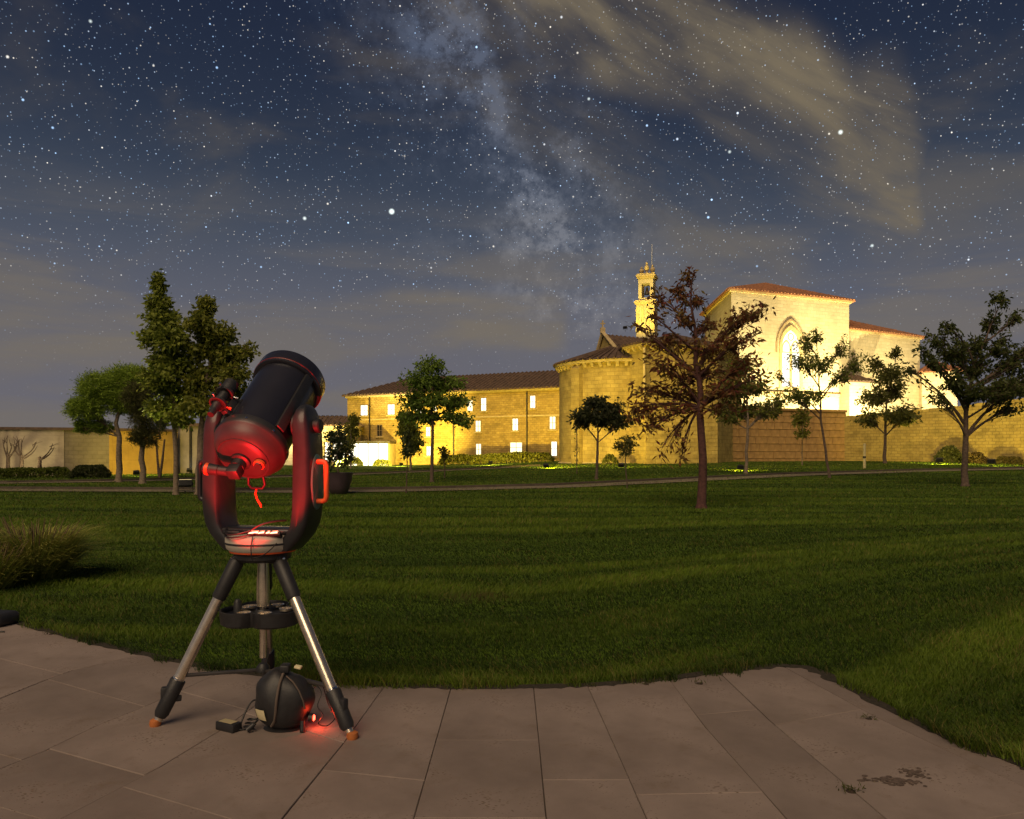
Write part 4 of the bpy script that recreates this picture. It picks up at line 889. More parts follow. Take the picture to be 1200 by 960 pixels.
tree('broad_spire_tree', 'tall broad leafy tree next to the pointed spire tree', 234, 580, (237, 490), [(241, 360, 10, 14), (238, 380, 17, 13), (255, 392, 22, 13), (238, 408, 24, 14), (266, 415, 20, 12), (286, 412, 11, 9), (250, 434, 28, 14), (276, 440, 18, 13), (228, 448, 20, 14), (262, 460, 26, 14), (236, 474, 24, 13), (262, 482, 20, 12)], 12500, .17, .09, (.065, .09, .014), (.22, .22, .035), .13, m_palebark, 15, fig=.2, clump=12)
for i, (x, yb, yt) in enumerate(((9, 557, 515), (25, 557, 517), (46, 557, 520))):
    P = at(x, yb, 44.4); P.z = 0.0
    s = 44.4/F; e = empty('bare_wall_tree', P); b = MB(); hgt = (557-yt)*s; rd = random.Random(50+i)
    b.tube([(0, 0, -.1), (.03, 0, hgt*.5), (0, 0, hgt*.62)], [.13, .10, .09], 7); b.obj('trunk', m_bark, e, smooth=60)
    b = MB()
    for k in range(5 if i < 2 else 2):
        a = rd.uniform(-1.0, 1.0); tp = (a*.9, rd.uniform(-.15, .15), hgt*rd.uniform(.9, 1.1)); b.tube(bez((0, 0, hgt*rd.uniform(.45, .6)), tp, (a*.3, 0, -.1), 4), [.05, .045, .035, .025, .012], 5)
        for _ in range(2): b.tube(bez(Vector(tp)*.75+Vector((0, 0, hgt*.15)), (tp[0]+rd.uniform(-.4, .4), 0, tp[2]+rd.uniform(-.1, .25)), (0, 0, .05), 3), [.02, .016, .012, .006], 4)
    b.obj('branch', m_bark, e, smooth=60)
    tag(e, ['bare pruned tree against the pale rendered wall, farthest from the umbrella pine', 'bare pruned tree against the pale rendered wall, middle of three', 'thin bare tree against the pale rendered wall, nearest the umbrella pine'][i], 'tree', 'bare trees along the wall')
tree('young_tree', 'round-crowned green tree in front of the stone wing', 506, 565, (507, 492), [(505, 430, 18, 12), (492, 446, 22, 13), (524, 448, 22, 12), (482, 470, 19, 13), (510, 468, 22, 13), (538, 470, 17, 12), (545, 492, 10, 11), (500, 488, 18, 10), (530, 488, 12, 9), (476, 488, 10, 9)], 7000, .16, .075, (.05, .09, .014), (.17, .25, .036), .075, m_bark, 16, fig=.22, clump=10)
tree('yellowish_tree', 'yellow-green young tree between stone wing and round-crowned tree', 481, 551, (481, 528), [(480, 505, 15, 14), (474, 490, 9, 10), (487, 520, 12, 10)], 2600, .26, .13, (.05, .07, .01), (.16, .18, .03), .08, m_palebark, 17, fig=.25)
tree('wall_shrub_tree', 'small yellow-green tree at the corner of the stone wing', 411, 549, (411, 530), [(411, 505, 9, 14), (408, 522, 8, 9), (415, 492, 6, 8)], 1800, .26, .13, (.06, .07, .012), (.17, .17, .03), .08, m_palebark, 18, fig=.25)
tree('sapling', 'slim dark sapling in front of the yellow-green tree', 476, 578, (477, 536), [(478, 515, 7, 12), (479, 530, 8, 8)], 420, .13, .055, DK0, DK1, .022, m_bark, 19, fig=.3)
tree('sapling', 'tiny sapling on the lawn before the stone wing hedge', 521, 560, (521, 540), [(521, 531, 6, 8)], 260, .16, .07, DK0, OLV1, .03, m_bark, 20, fig=.3)
tree('flat_topped_tree', 'small tree with flat dark crown before the round apse', 699, 562, (700, 520), [(690, 486, 20, 9), (712, 490, 24, 9), (730, 494, 14, 6), (700, 472, 16, 9), (680, 494, 10, 6), (722, 478, 12, 8)], 3600, .19, .085, DK0, (.05, .055, .022), .06, m_bark, 21, fig=.25)
tree('sapling', 'thin almost leafless sapling beside the flat-topped tree', 676, 555, (676, 495), [(676, 500, 3, 12), (676, 525, 3, 12)], 60, .14, .05, OLV0, OLV1, .025, m_bark, 22, fig=.3)
tree('sapling', 'small fan-shaped sapling beside the path before the apse', 735, 573, (733, 538), [(727, 520, 8, 9), (737, 518, 9, 10), (733, 530, 9, 6)], 420, .13, .06, OLV0, (.09, .085, .02), .022, m_bark, 23, fig=.3)
tree('purple_plum_tree', 'sprawling tree with reddish purple leaves and dark trunk on the lawn', 822, 596, (820, 478),
     [(806, 325, 12, 11, 1.3), (797, 343, 14, 14, 1.3), (818, 355, 14, 14), (772, 348, 9, 12, 1.6), (768, 372, 8, 7, 1.6), (745, 385, 9, 5, 1.6), (795, 372, 20, 14), (830, 380, 24, 14), (866, 372, 20, 10, 2.0), (890, 366, 15, 7, 2.4), (775, 398, 26, 14, 1.4), (825, 408, 32, 16), (868, 398, 26, 11, 1.8), (782, 428, 36, 14), (830, 436, 38, 16), (866, 430, 26, 12), (765, 455, 28, 14), (810, 460, 34, 15), (850, 458, 30, 13), (746, 478, 16, 14, 1.7), (785, 482, 26, 12), (840, 482, 26, 11), (758, 500, 12, 11, 1.7), (788, 512, 7, 18), (800, 535, 4, 18, 1.3), (775, 525, 4, 16), (892, 440, 14, 8)],
     3900, .16, .056, (.12, .022, .018), (.15, .12, .034), .105, mat('plum_bark', (.075, .030, .026), .9, var=.4, scale=16, bump=.6), 24, fig=.24, clump=9, shell=.3)
tree('green_tree', 'olive-green tree behind the purple-leaved tree before the brown wall', 874, 555, (876, 503), [(872, 430, 22, 14), (858, 455, 24, 15), (888, 452, 24, 14), (870, 478, 32, 13), (900, 480, 16, 11), (852, 488, 14, 10), (915, 470, 12, 8)], 5200, .19, .085, OLV0, (.17, .19, .035), .085, m_palebark, 25, fig=.22)
tree('leaning_tree', 'thin leaning tree with sparse crown before the gothic window', 972, 560, (962, 492), [(945, 402, 12, 13), (958, 395, 10, 10), (935, 425, 16, 12), (957, 428, 17, 14), (990, 408, 8, 14), (1002, 425, 10, 16), (985, 440, 12, 9), (925, 462, 18, 10), (950, 465, 16, 10), (912, 440, 7, 6)], 3400, .15, .065, (.05, .075, .014), (.18, .20, .035), .06, m_bark, 26, fig=.24, clump=8)
tree('sapling', 'faint yellow-green sapling close to the brown block wall', 940, 546, (940, 515), [(940, 490, 11, 16), (936, 508, 9, 8), (945, 470, 6, 9)], 800, .24, .11, (.06, .07, .012), (.15, .15, .03), .04, m_palebark, 27, fig=.28)
tree('bushy_tree', 'dense bushy dark tree by the corner of the walls', 1037, 543, (1037, 515), [(1040, 440, 20, 16), (1028, 425, 9, 9), (1055, 455, 16, 14), (1030, 465, 22, 14), (1045, 485, 24, 12), (1020, 490, 14, 10), (1060, 490, 12, 10), (1050, 415, 8, 8)], 5200, .26, .12, OLV0, (.12, .12, .028), .13, m_bark, 28, fig=.22)
tree('spreading_tree', 'large dark spreading tree with forked limbs before the rubble wall', 1131, 570, (1132, 512),
     [(1094, 398, 13, 12), (1106, 385, 9, 9), (1112, 412, 18, 14), (1090, 425, 14, 10), (1075, 412, 9, 8), (1066, 432, 8, 7), (1145, 405, 18, 14), (1150, 432, 26, 17), (1175, 405, 16, 15), (1165, 378, 10, 14), (1172, 352, 6, 10), (1158, 352, 4, 8), (1192, 372, 8, 11), (1188, 425, 18, 16), (1140, 460, 30, 14), (1175, 455, 24, 14), (1110, 448, 16, 11), (1095, 468, 11, 8), (1205, 450, 18, 16), (1210, 405, 14, 14), (1195, 478, 13, 8)],
     7500, .16, .075, (.025, .038, .012), (.085, .10, .026), .115, m_bark, 29, fig=.22, clump=10)
b = MB(); P = gp(1013, 549); s = P.y/F; b.tube([(0, 0, -.1), (0, 0, 28*s)], [.09, .08], 8); b.tube([(0, 0, 28*s), (0, 0, 28*s+.06)], [.1, .04], 8)
e = empty('wooden_stake', P); b.obj('post', mat('pale_wood', (.42, .36, .2), .8, var=.2), e, smooth=40); b = MB(); b.tube([(0, 0, 12*s), (0, 0, 12*s+.12)], .1, 8); b.obj('tie_band', m_iron, e, smooth=40)
tag(e, 'pale wooden stake standing in the lawn before the corner of the walls', 'stake')
# ------------------------------------------------------------------ hedges, shrubs
def bush(name, label, A, B_, width, hgt, n, ln, wd, c0, c1, seed, cat='hedge', bumps=.18, group=None):
    rng = np.random.default_rng(seed); A, B_ = Vector(A), Vector(B_); e = empty(name, (A+B_)/2); d = B_-A; nn = Vector((-d.y, d.x, 0)).normalized()
    t = rng.random(n); hh = hgt*(1-bumps+2*bumps*fbm(t*d.length/hgt*.9+seed, t*0+.5, seed)); edgef = np.clip(np.minimum(t, 1-t)*d.length/(hgt*.5), .15, 1)**.5
    z = hh*edgef*np.sqrt(rng.random(n)); w = rng.normal(0, .28, n)*width*np.sqrt(np.clip(1-(z/(hgt*1.3))**2, .1, 1))
    c = np.array([np.array(A-e.location)+0*np.array(d)])+t[:, None]*np.array([d])+w[:, None]*np.array([nn])+z[:, None]*np.array([[0, 0, 1]])
    leafmesh('foliage', c, None, ln, wd, c0, c1, m_leaf, e, rng, -.3)
    b = MB(); rd = random.Random(seed)
    for k in range(max(3, int(d.length/1.2))):
        tt = (k+.5)/max(3, int(d.length/1.2)); q = d*(tt-.5); b.tube([q+Vector((0, 0, -.05)), q+Vector((rd.uniform(-.1, .1), rd.uniform(-.1, .1), hgt*.7))], [.03, .012], 5)
    b.obj('stem', m_bark, e)
    return tag(e, label, cat, group)
bush('clipped_hedge', 'low green clipped hedge along the rendered wall', onl(at(-60, 0, 40).x, 40), onl(at(85, 0, 42.5).x, 42.5), 1.0, .55, 6000, .14, .06, (.03, .045, .006), (.12, .15, .02), 31)
bush('clipped_hedge', 'darker rounded hedge end by the umbrella pine trunk', onl(at(84, 0, 41).x, 41), onl(at(128, 0, 41.5).x, 41.5), 1.3, .75, 3500, .14, .06, DK0, (.05, .06, .015), 32)
bush('clipped_hedge', 'long low hedge at the foot of the stone wing', onl(at(515, 0, 72).x, 72), onl(at(648, 0, 69).x, 69), 1.2, .95, 5500, .24, .11, (.03, .035, .006), (.10, .10, .015), 33)
bush('low_shrub', 'rounded shrub between the potted shrub and the glass entrance hall', onl(at(392, 0, 76).x, 76), onl(at(425, 0, 77).x, 77), 1.2, .85, 1500, .24, .11, OLV0, OLV1, 34, 'shrub')
bush('low_shrub', 'small clipped shrub before the glass entrance hall, nearer the stone wing', onl(at(438, 0, 77).x, 77), onl(at(458, 0, 77).x, 77), 1.0, .6, 900, .22, .11, OLV0, OLV1, 35, 'shrub')
bush('low_shrub', 'broad dark shrub at the foot of the rubble wall', onl(at(1097, 0, 59).x, 59), onl(at(1128, 0, 58.5).x, 58.5), 1.3, 1.35, 2600, .22, .10, DK0, (.06, .06, .018), 36, 'shrub')
bush('low_shrub', 'reddish low shrub between broad shrub and forked tree trunk', onl(at(1130, 0, 57).x, 57), onl(at(1156, 0, 56).x, 56), 1.1, .8, 1500, .2, .09, (.03, .022, .010), (.08, .055, .02), 37, 'shrub')
bush('low_shrub', 'small tan shrub farthest along the rubble wall', onl(at(1165, 0, 55).x, 55), onl(at(1200, 0, 54).x, 54), 1.0, .55, 1200, .18, .08, (.04, .035, .012), (.11, .085, .03), 38, 'shrub')
bush('low_shrub', 'tiny shrub at the base of the round apse', onl(at(706, 0, 55.5).x, 55.5), onl(at(724, 0, 55.5).x, 55.5), .8, .75, 800, .16, .07, DK0, OLV1, 39, 'shrub')
# planter with shrub
P = gp(397, 579); s = P.y/F; e = empty('planter_bowl', P); hh = 25*s; rr = 16*s
b = MB(); b.lathe([(rr*.5, 0), (rr*.62, .03), (rr*.78, hh*.3), (rr*.93, hh*.65), (rr, hh*.95), (rr*1.03, hh), (rr*.95, hh), (rr*.9, hh*.85)], 32); b.obj('bowl', mat('purple_brown_glaze', (.055, .035, .045), .45, var=.2, scale=4), e, smooth=50)
b = MB(); b.lathe([(rr*.9, hh*.84), (.01, hh*.88)], 24); b.obj('soil', mat('soil', (.03, .02, .015), 1), e)
tag(e, 'large dark rounded planter bowl on the path behind the telescope', 'planter')
tree('laurel_shrub', 'broad-leaved dark shrub growing in the planter bowl', 397, 554, (396, 548), [(392, 525, 15, 16), (400, 510, 10, 12), (387, 510, 10, 12), (396, 498, 6, 7), (405, 535, 8, 10), (385, 540, 8, 8)], 900, .17, .055, DK0, (.035, .05, .02), .025, m_bark, 40, cat='shrub', P=Vector((P.x, P.y, P.z+hh*.86)), fig=.28, droop=-.4)
# fountain-grass clump
def clump(name, label, P, n, h, rad, seed):
    rng = np.random.default_rng(seed); e = empty(name, P)
    az = rng.uniform(0, 2*math.pi, n); r0 = rad*.45*np.sqrt(rng.random(n)); out = rad*(.25+.9*rng.random(n)); hh = h*(.55+.55*rng.random(n)); w = .006*(.7+.8*rng.random(n))
    V = []; seg = 6; sx_, sy_ = -np.sin(az), np.cos(az)
    for k in range(seg+1):
        t = k/seg; rr = r0+out*t**(1.0+.9*(np.arange(n) % 3)/2); zz = hh*((1.55*t-.75*t**2.4)*(.55+.45*((np.arange(n) % 4) > 0))-.02)
        x, y = np.cos(az)*rr, np.sin(az)*rr; ww = w*(1-t**2*.9); V.append(np.c_[x-sx_*ww, y-sy_*ww, zz]); V.append(np.c_[x+sx_*ww, y+sy_*ww, zz])
    V = np.stack(V, 1); m = 2*(seg+1); o = np.arange(n)[:, None]*m
    Fq = np.concatenate([o+np.array([[2*k, 2*k+1, 2*k+3, 2*k+2]]) for k in range(seg)])
    t = rng.random(n)[:, None]; c = (1-t)*np.array([[.12, .19, .03]])+t*np.array([[.40, .37, .09]])
    colmesh('blades', V.reshape(-1, 3), Fq, np.repeat(c, m, 0), m_grassblade, e)
    b = MB(); rd = random.Random(seed)
    for k in range(60):
        a = rd.uniform(0, 6.28); q = rd.uniform(.2, .95)*rad; zz = h*rd.uniform(.8, 1.08); p0 = Vector((math.cos(a)*q*.3, math.sin(a)*q*.3, 0)); p1 = Vector((math.cos(a)*q, math.sin(a)*q, zz))
        b.tube(bez(p0, p1, (0, 0, .15*h), 4), [.003, .003, .003, .006, .002], 4)
    b.obj('seed_stalks', mat('dry_stalk', (.13, .09, .045), .9), e)
    tag(e, label, 'grass clump', 'ornamental grass clumps')
clump('fountain_grass', 'bushy arching ornamental grass clump by the terrace edge', gp(42, 678), 2600, .66, .62, 61)
clump('fountain_grass', 'lower greener ornamental grass tuft touching the bushy arching clump', gp(-12, 690), 1300, .48, .45, 62)
# ------------------------------------------------------------------ telescope on its tripod
m_mount = mat('gunmetal_paint', (.026, .026, .030), .40, .2, var=.12, scale=20, coat=.15)
m_black = mat('black_tube_paint', (.022, .022, .032), .32, .2, var=.1, scale=12, coat=.3)
m_blackp = mat('black_plastic', (.018, .018, .02), .5, var=.2, scale=30, bump=.1)
m_rearc = mat('rear_cell_paint', (.042, .04, .042), .42, .2, var=.12, scale=16)
m_basep = mat('mount_grey_cover', (.46, .42, .35), .5, var=.1, scale=14)
m_steel = mat('brushed_steel', (.80, .70, .56), .26, .9, var=.12, scale=40)
m_chrome = mat('chrome', (.7, .68, .66), .15, 1.0, var=.05)
m_orange = mat('orange_rubber', (.75, .11, .025), .5, var=.1, scale=20)
m_panel = mat('side_cover_plastic', (.09, .15, .14), .4, var=.1, scale=20)
m_glass = mat('corrector_glass', (.02, .02, .03), .08, coat=.5)
m_red = glow('red_led', (1, .06, .03), 9); m_redhot = glow('red_panel_light', (1, .25, .14), 7)
m_rubber = mat('foot_rubber', (.42, .13, .03), .7, var=.2)
m_sticker = mat('pale_sticker', (.62, .55, .34), .6, var=.08, scale=20)
m_cable = mat('black_cable', (.012, .012, .013), .45)
TX, TY, TZ = -1.322, 4.08, .873
fl = gp(182, 853); fr = gp(413, 868); fb = gp(315, 803); PV = .0095
tri = empty('telescope_tripod', (TX, TY, PV)); base_ = Vector((TX, TY, PV))
hub = Vector((0, 0, TZ-PV))
for f in (fl, fr, fb):
    f = Vector((f.x, f.y, PV))-base_; d2 = Vector((f.x, f.y, 0)).normalized(); top_ = hub+d2*.135+Vector((0, 0, -.055))
    ax = (f-top_).normalized(); Lg = (f-top_).length
    p = lambda t: top_+ax*t
    b = MB(); b.tube([p(.17), p(Lg-.24)], .0285, 24); leg = b.obj('leg', m_steel, tri, smooth=40)
    b = MB(); b.tube([p(-.03), p(.0), p(.12), p(.19), p(.20)], [.030, .039, .038, .037, .034], 20); b.obj('upper_sleeve', m_blackp, leg, smooth=40)
    q = ax.to_track_quat('-Z', 'Y').to_matrix().to_4x4()
    b = MB(); b.tube([p(Lg-.25), p(Lg-.245), p(Lg-.07), p(Lg-.05)], [.036, .039, .036, .028], 18)
    T = Matrix.Translation(p(Lg-.16)) @ d2.to_track_quat('X', 'Z').to_matrix().to_4x4(); b.rbox(.005, .044, -.018, .018, -.05, .05, .008, T); b.rbox(-.054, -.02, -.012, .012, -.03, .0, .006, T); b.obj('leg_clamp', m_blackp, leg, smooth=40)
    b = MB(); b.tube([p(Lg-.26), p(Lg-.24)], .0305, 18); b.obj('clamp_collar', m_chrome, leg, smooth=40)
    b = MB(); b.tube([p(Lg-.05), p(Lg-.03)], [.02, .02], 14); b.obj('leg_tip', m_steel, leg, smooth=40)
    b = MB(); b.lathe([(.018, .035), (.026, .03), (.029, .012), (.026, .0)], 16, Matrix.Translation(f)); b.obj('rubber_foot', m_rubber, leg, smooth=40)
    b = MB(); e1 = p(Lg-.27); c1 = Vector((0, 0, .235)); b.rbox(0, (e1-c1).length, -.012, .012, -.008, .008, .004, Matrix.Translation(c1) @ (e1-c1).to_track_quat('X', 'Z').to_matrix().to_4x4()); b.obj('spreader_bar', mat('spreader_paint', (.06, .055, .055), .45, .4), tri, smooth=40)
    b = MB(); b.rbox(0, .10, -.03, .03, -.055, -.008, .008, Matrix.Translation(hub+d2*.05) @ d2.to_track_quat('X', 'Z').to_matrix().to_4x4()); b.obj('hinge_block', m_blackp, tri, smooth=40)
    b = MB(); T = Matrix.Translation(hub+d2*.152+Vector((0, 0, -.03))) @ d2.to_track_quat('Z', 'Y').to_matrix().to_4x4(); b.lathe([(.001, .012), (.009, .01), (.010, -.02)], 12, T); b.obj('hinge_bolt', m_chrome, tri, smooth=40)
b = MB(); b.lathe([(.06, -.05), (.13, -.045), (.145, -.03), (.145, -.004), (.14, 0)], 40, Matrix.Translation(hub)); b.obj('top_plate', m_blackp, tri, smooth=40)
b = MB(); b.tube([hub+Vector((0, 0, -.05)), Vector((0, 0, .30))], .018, 14); b.obj('centre_rod', m_steel, tri, smooth=40)
b = MB(); b.tube([hub+Vector((0, 0, -.06)), hub+Vector((0, 0, -.17)), Vector((0, 0, .575))], [.028, .034, .034], 18); b.obj('rod_sleeve', m_steel, tri, smooth=40)
b = MB(); b.lathe([(.01, .23), (.035, .228), (.035, .25), (.02, .27)], 18); b.obj('spreader_hub', m_blackp, tri, smooth=40)
# accessory tray: three-lobed dish
zt = 1.4+(530-716)/F*4.08-PV
prof = []
lobes = [math.atan2((Vector((f.x, f.y, 0))-base_).y, (Vector((f.x, f.y, 0))-base_).x) for f in (fl, fr, fb)]
for i in range(72):
    a = 2*math.pi*i/72; m_ = max(math.cos(a-l_) for l_ in lobes); prof.append(.135+.085*max(0, (m_-.5)/.5)**.7)
b = MB(); n = 72; vs = []
for (k, z_) in ((.90, -.062), (.97, -.052), (1.0, .016), (.97, .018), (.95, .012), (.95, -.008), (.25, -.008), (.20, .012), (.17, .012)):
    for i in range(n): a = 2*math.pi*i/n; rr_ = prof[i]*k if k > .3 else .18*k; vs.append((rr_*math.cos(a), rr_*math.sin(a), zt+z_))
b.add(vs, [tuple(range(n-1, -1, -1))]+[(j*n+i, j*n+(i+1) % n, (j+1)*n+(i+1) % n, (j+1)*n+i) for j in range(8) for i in range(n)]); tray = b.obj('accessory_tray', m_blackp, tri, smooth=40)
for l_ in lobes:
    for da in (-.62, .62):
        b = MB(); c_ = Vector((.12*math.cos(l_+da), .12*math.sin(l_+da), zt+.002)); b.lathe([(.034, 0), (.036, .012), (.028, .013), (.027, .002)], 20, Matrix.Translation(c_)); b.obj('eyepiece_socket', m_steel, tray, smooth=40)
b = MB(); b.tube([(-.11, -.07, zt+.005), (-.11, -.07, zt+.06), (-.11, -.07, zt+.075)], [.022, .02, .012], 14); b.obj('stored_eyepiece', m_blackp, tray, smooth=40)
tag(tri, 'steel-legged tripod with black accessory tray standing on the paving', 'tripod')
# --- the instrument
AZR = R(-12); ALT = R(42)
tel = empty('telescope', (TX, TY, TZ+.002), AZR)
b = MB(); b.lathe([(.12, 0), (.165, .004), (.185, .022), (.192, .05), (.19, .078), (.178, .092), (.16, .097)], 56); mb = b.obj('mount_base', m_basep, tel, smooth=35)
b = MB(); b.lathe([(.1925, .046), (.1945, .049), (.1945, .053), (.1925, .056)], 56); b.obj('base_seam', m_blackp, mb, smooth=40)
b = MB(); b.lathe([(.14, -.001), (.168, .001), (.172, .010), (.16, .012)], 56); b.obj('base_ring', m_orange, mb, smooth=40)
b = MB(); b.rbox(-.20, .20, -.085, .085, .098, .128, .012, seg=3); b.obj('fork_bridge', m_mount, tel, smooth=40)
# connector panel at the front of the base
b = MB(); T = Matrix.Rotation(R(12), 4, 'Z') @ Matrix.Translation((.055, -.150, .104)) @ Matrix.Rotation(R(-28), 4, 'X'); b.rbox(-.085, .085, -.018, .03, -.010, .012, .005, T); pan = b.obj('connector_panel', m_blackp, tel, smooth=40)
for xx, w_ in ((-.052, .026), (-.012, .016), (.022, .010), (.052, .020)):
    b = MB(); b.add([(xx-w_, -.0206, -.004), (xx+w_, -.0206, -.001), (xx+w_*.9, -.0206, .007), (xx-w_*.6, -.0206, .004), (xx-w_*.8, .010, .0135), (xx+w_*.9, .014, .0135), (xx+w_, -.014, .0135), (xx-w_*.5, -.013, .0135)], [(0, 1, 2, 3), (4, 7, 6, 5)], T); b.obj('red_indicator', m_redhot, pan)
ld = bpy.data.lights.new('red_fill_spot', 'SPOT'); ld.energy = 9; ld.color = (1, .016, .014); ld.shadow_soft_size = .03; ld.spot_size = R(100); ld.spot_blend = .5  # added red fill, floating free ahead of the connector panel, no lamp body
lo = link('red_fill_spot', ld, tel); lo.location = (.04, -.46, .12); lo.rotation_euler = Vector((-.04, .46, .42)).to_track_quat('-Z', 'Y').to_euler()
def fork_arm(sgn):
    zs = [.0, .02, .05, .09, .14, .20, .28, .40, .52, .60, .66, .70, .735, .755, .765]
    xi = [.11, .11, .13, .172, .197, .205, .207, .207, .207, .207, .207, .209, .216, .227, .242]
    xo = [.19, .21, .238, .268, .292, .304, .311, .311, .308, .304, .298, .291, .281, .269, .256]
    hy = [.085, .09, .095, .099, .101, .102, .101, .098, .097, .099, .098, .088, .066, .042, .010]
    b = MB(); vs = []; m_ = 20
    for z_, a_, c_, h_ in zip(zs, xi, xo, hy):
        cx = (a_+c_)/2; hx = (c_-a_)/2
        for k in range(m_):
            t = 2*math.pi*k/m_; ex = .42; cs, sn = math.cos(t), math.sin(t)
            vs.append((sgn*(cx+hx*math.copysign(abs(cs)**ex, cs)), h_*math.copysign(abs(sn)**ex, sn), z_+.012))
    b.add(vs, [tuple(range(m_-1, -1, -1)), tuple((len(zs)-1)*m_+k for k in range(m_))]+[(j*m_+k, j*m_+(k+1) % m_, (j+1)*m_+(k+1) % m_, (j+1)*m_+k) for j in range(len(zs)-1) for k in range(m_)])
    arm = b.obj('fork_arm', m_mount, tel, smooth=50)
    # oval side cover, recessed look with a rim
    T = Matrix.Translation((sgn*.304, 0, .37)) @ Matrix.Rotation(R(90)*sgn, 4, 'Y') @ Matrix.Diagonal((2.4, 1.15, 1, 1))
    b = MB(); b.lathe([(.001, .014), (.056, .013), (.060, .008), (.063, -.03)], 40, T); b.obj('side_cover', m_panel, arm, smooth=40)
    # carrying handle
    xh = .368
    pts = [(sgn*.304, -.012, .27), (sgn*(xh-.02), -.012, .27), (sgn*(xh-.006), -.012, .276), (sgn*xh, -.012, .292), (sgn*xh, -.012, .455), (sgn*(xh-.006), -.012, .471), (sgn*(xh-.02), -.012, .477), (sgn*.304, -.012, .477)]
    b = MB(); b.tube(pts, .0135, 12); b.obj('handle', m_orange if sgn > 0 else m_mount, arm, smooth=60)
    # altitude bearing boss towards the tube
    T = Matrix.Translation((sgn*.208, 0, .662)) @ Matrix.Rotation(-R(90)*sgn, 4, 'Y')
    b = MB(); b.lathe([(.07, -.01), (.07, .012), (.055, .022), (.05, .034)], 32, T); b.obj('altitude_bearing', m_blackp, arm, smooth=40)
    return arm
fork_arm(1); fork_arm(-1)
b = MB(); T = Matrix.Translation((.303, 0, .662)) @ Matrix.Rotation(R(90), 4, 'Y'); b.lathe([(.001, .03), (.03, .03), (.036, .024), (.034, -.02)], 24, T); b.obj('altitude_clutch_knob', m_blackp, tel, smooth=40)
# optical tube, axis along local +z of TT
TT = Matrix.Translation((0, 0, .662)) @ Matrix.Rotation(-(math.pi/2-ALT), 4, 'X') @ Matrix.Diagonal((1.1, 1.1, 1.04, 1))
b = MB(); b.lathe([(.1585, -.135), (.1585, .335)], 64, TT); ota = b.obj('optical_tube', m_black, tel, smooth=40)
b = MB(); b.lathe([(.157, .318), (.172, .320), (.1765, .324), (.1775, .332), (.1775, .408), (.174, .414), (.160, .415), (.158, .39), (.15, .385)], 64, TT); b.obj('front_ring', m_black, ota, smooth=40)
b = MB(); b.lathe([(.178, .334), (.1795, .336), (.1795, .341), (.178, .343)], 64, TT); b.obj('ring_band', mat('dark_red_band', (.16, .02, .02), .4), ota, smooth=40)
b = MB(); b.lathe([(.151, .384), (.06, .387), (.06, .392), (.045, .400), (.001, .402)], 48, TT); b.obj('corrector_plate', m_glass, ota, smooth=40)
b = MB(); b.lathe([(.157, -.115), (.168, -.117), (.172, -.124), (.172, -.168), (.168, -.176), (.164, -.18), (.155, -.205), (.135, -.235), (.110, -.252), (.095, -.258), (.001, -.259)], 64, TT); rc = b.obj('rear_cell', m_rearc, ota, smooth=35)
for k in range(8):
    a = 2*math.pi*(k+.3)/8; b = MB(); b.lathe([(.006, -.004), (.006, .0015), (.001, .002)], 10, TT @ Matrix.Rotation(a, 4, 'Z') @ Matrix.Translation((.1725, 0, -.146)) @ Matrix.Rotation(R(90), 4, 'Y')); b.obj('cell_screw', m_chrome, ota, smooth=40)
b = MB(); b.lathe([(.118, -.2475), (.122, -.248), (.122, -.238)], 56, TT); b.obj('cell_rim', m_rearc, ota, smooth=40)
RX = lambda x, v, w: TT @ Vector((x, -v, w))       # v: up side of the tube
T = TT @ Matrix.Translation((-.005, 0, -.26)) @ Matrix.Rotation(math.pi, 4, 'X')
b = MB(); b.lathe([(.046, 0), (.046, .012), (.040, .016), (.033, .018), (.033, .05), (.030, .052)], 32, T); b.obj('visual_back', m_blackp, ota, smooth=40)
b = MB(); b.rbox(-.030, .030, -.028, .028, .045, .105, .009, T); b.tube([T @ Vector((-.02, 0, .078)), T @ Vector((-.075, .012, .080))], .024, 22); b.obj('star_diagonal', m_blackp, ota, smooth=40)
b = MB(); b.tube([T @ Vector((-.07, .011, .080)), T @ Vector((-.075, .012, .080)), T @ Vector((-.115, .02, .082)), T @ Vector((-.14, .025, .083)), T @ Vector((-.145, .026, .083))], [.02, .027, .029, .027, .018], 24); b.obj('eyepiece', m_blackp, ota, smooth=40)
b = MB(); b.tube([T @ Vector((-.118, .0206, .082)), T @ Vector((-.132, .0234, .083))], .0305, 24); b.obj('eyepiece_ring', m_orange, ota, smooth=40)
T = TT @ Matrix.Translation((.086, .012, -.246)) @ Matrix.Rotation(math.pi, 4, 'X')
b = MB(); b.lathe([(.026, -.01), (.026, .008), (.021, .010), (.021, .040), (.019, .043), (.001, .043)], 24, T); b.obj('focuser_knob', m_blackp, ota, smooth=40)
b = MB(); b.lathe([(.0215, .014), (.0255, .016), (.0255, .034), (.0215, .036)], 24, T); b.obj('focuser_grip', m_orange, ota, smooth=40)
b = MB(); b.tube([RX(-.035, -.128, -.225), RX(-.040, -.165, -.245), RX(-.025, -.18, -.255), RX(.03, -.18, -.255), RX(.045, -.165, -.245), RX(.042, -.128, -.225)], .008, 10); b.obj('rear_handle', m_blackp, ota, smooth=60)
p0 = RX(0, -.18, -.255); b = MB(); b.tube([p0, p0+Vector((-.004, -.004, -.03)), p0+Vector((.004, 0, -.06)), p0+Vector((.022, .0, -.085)), p0+Vector((.026, .0, -.10))], [.004, .006, .006, .007, .004], 8); b.obj('dust_cap_tether', m_orange, ota, smooth=60)
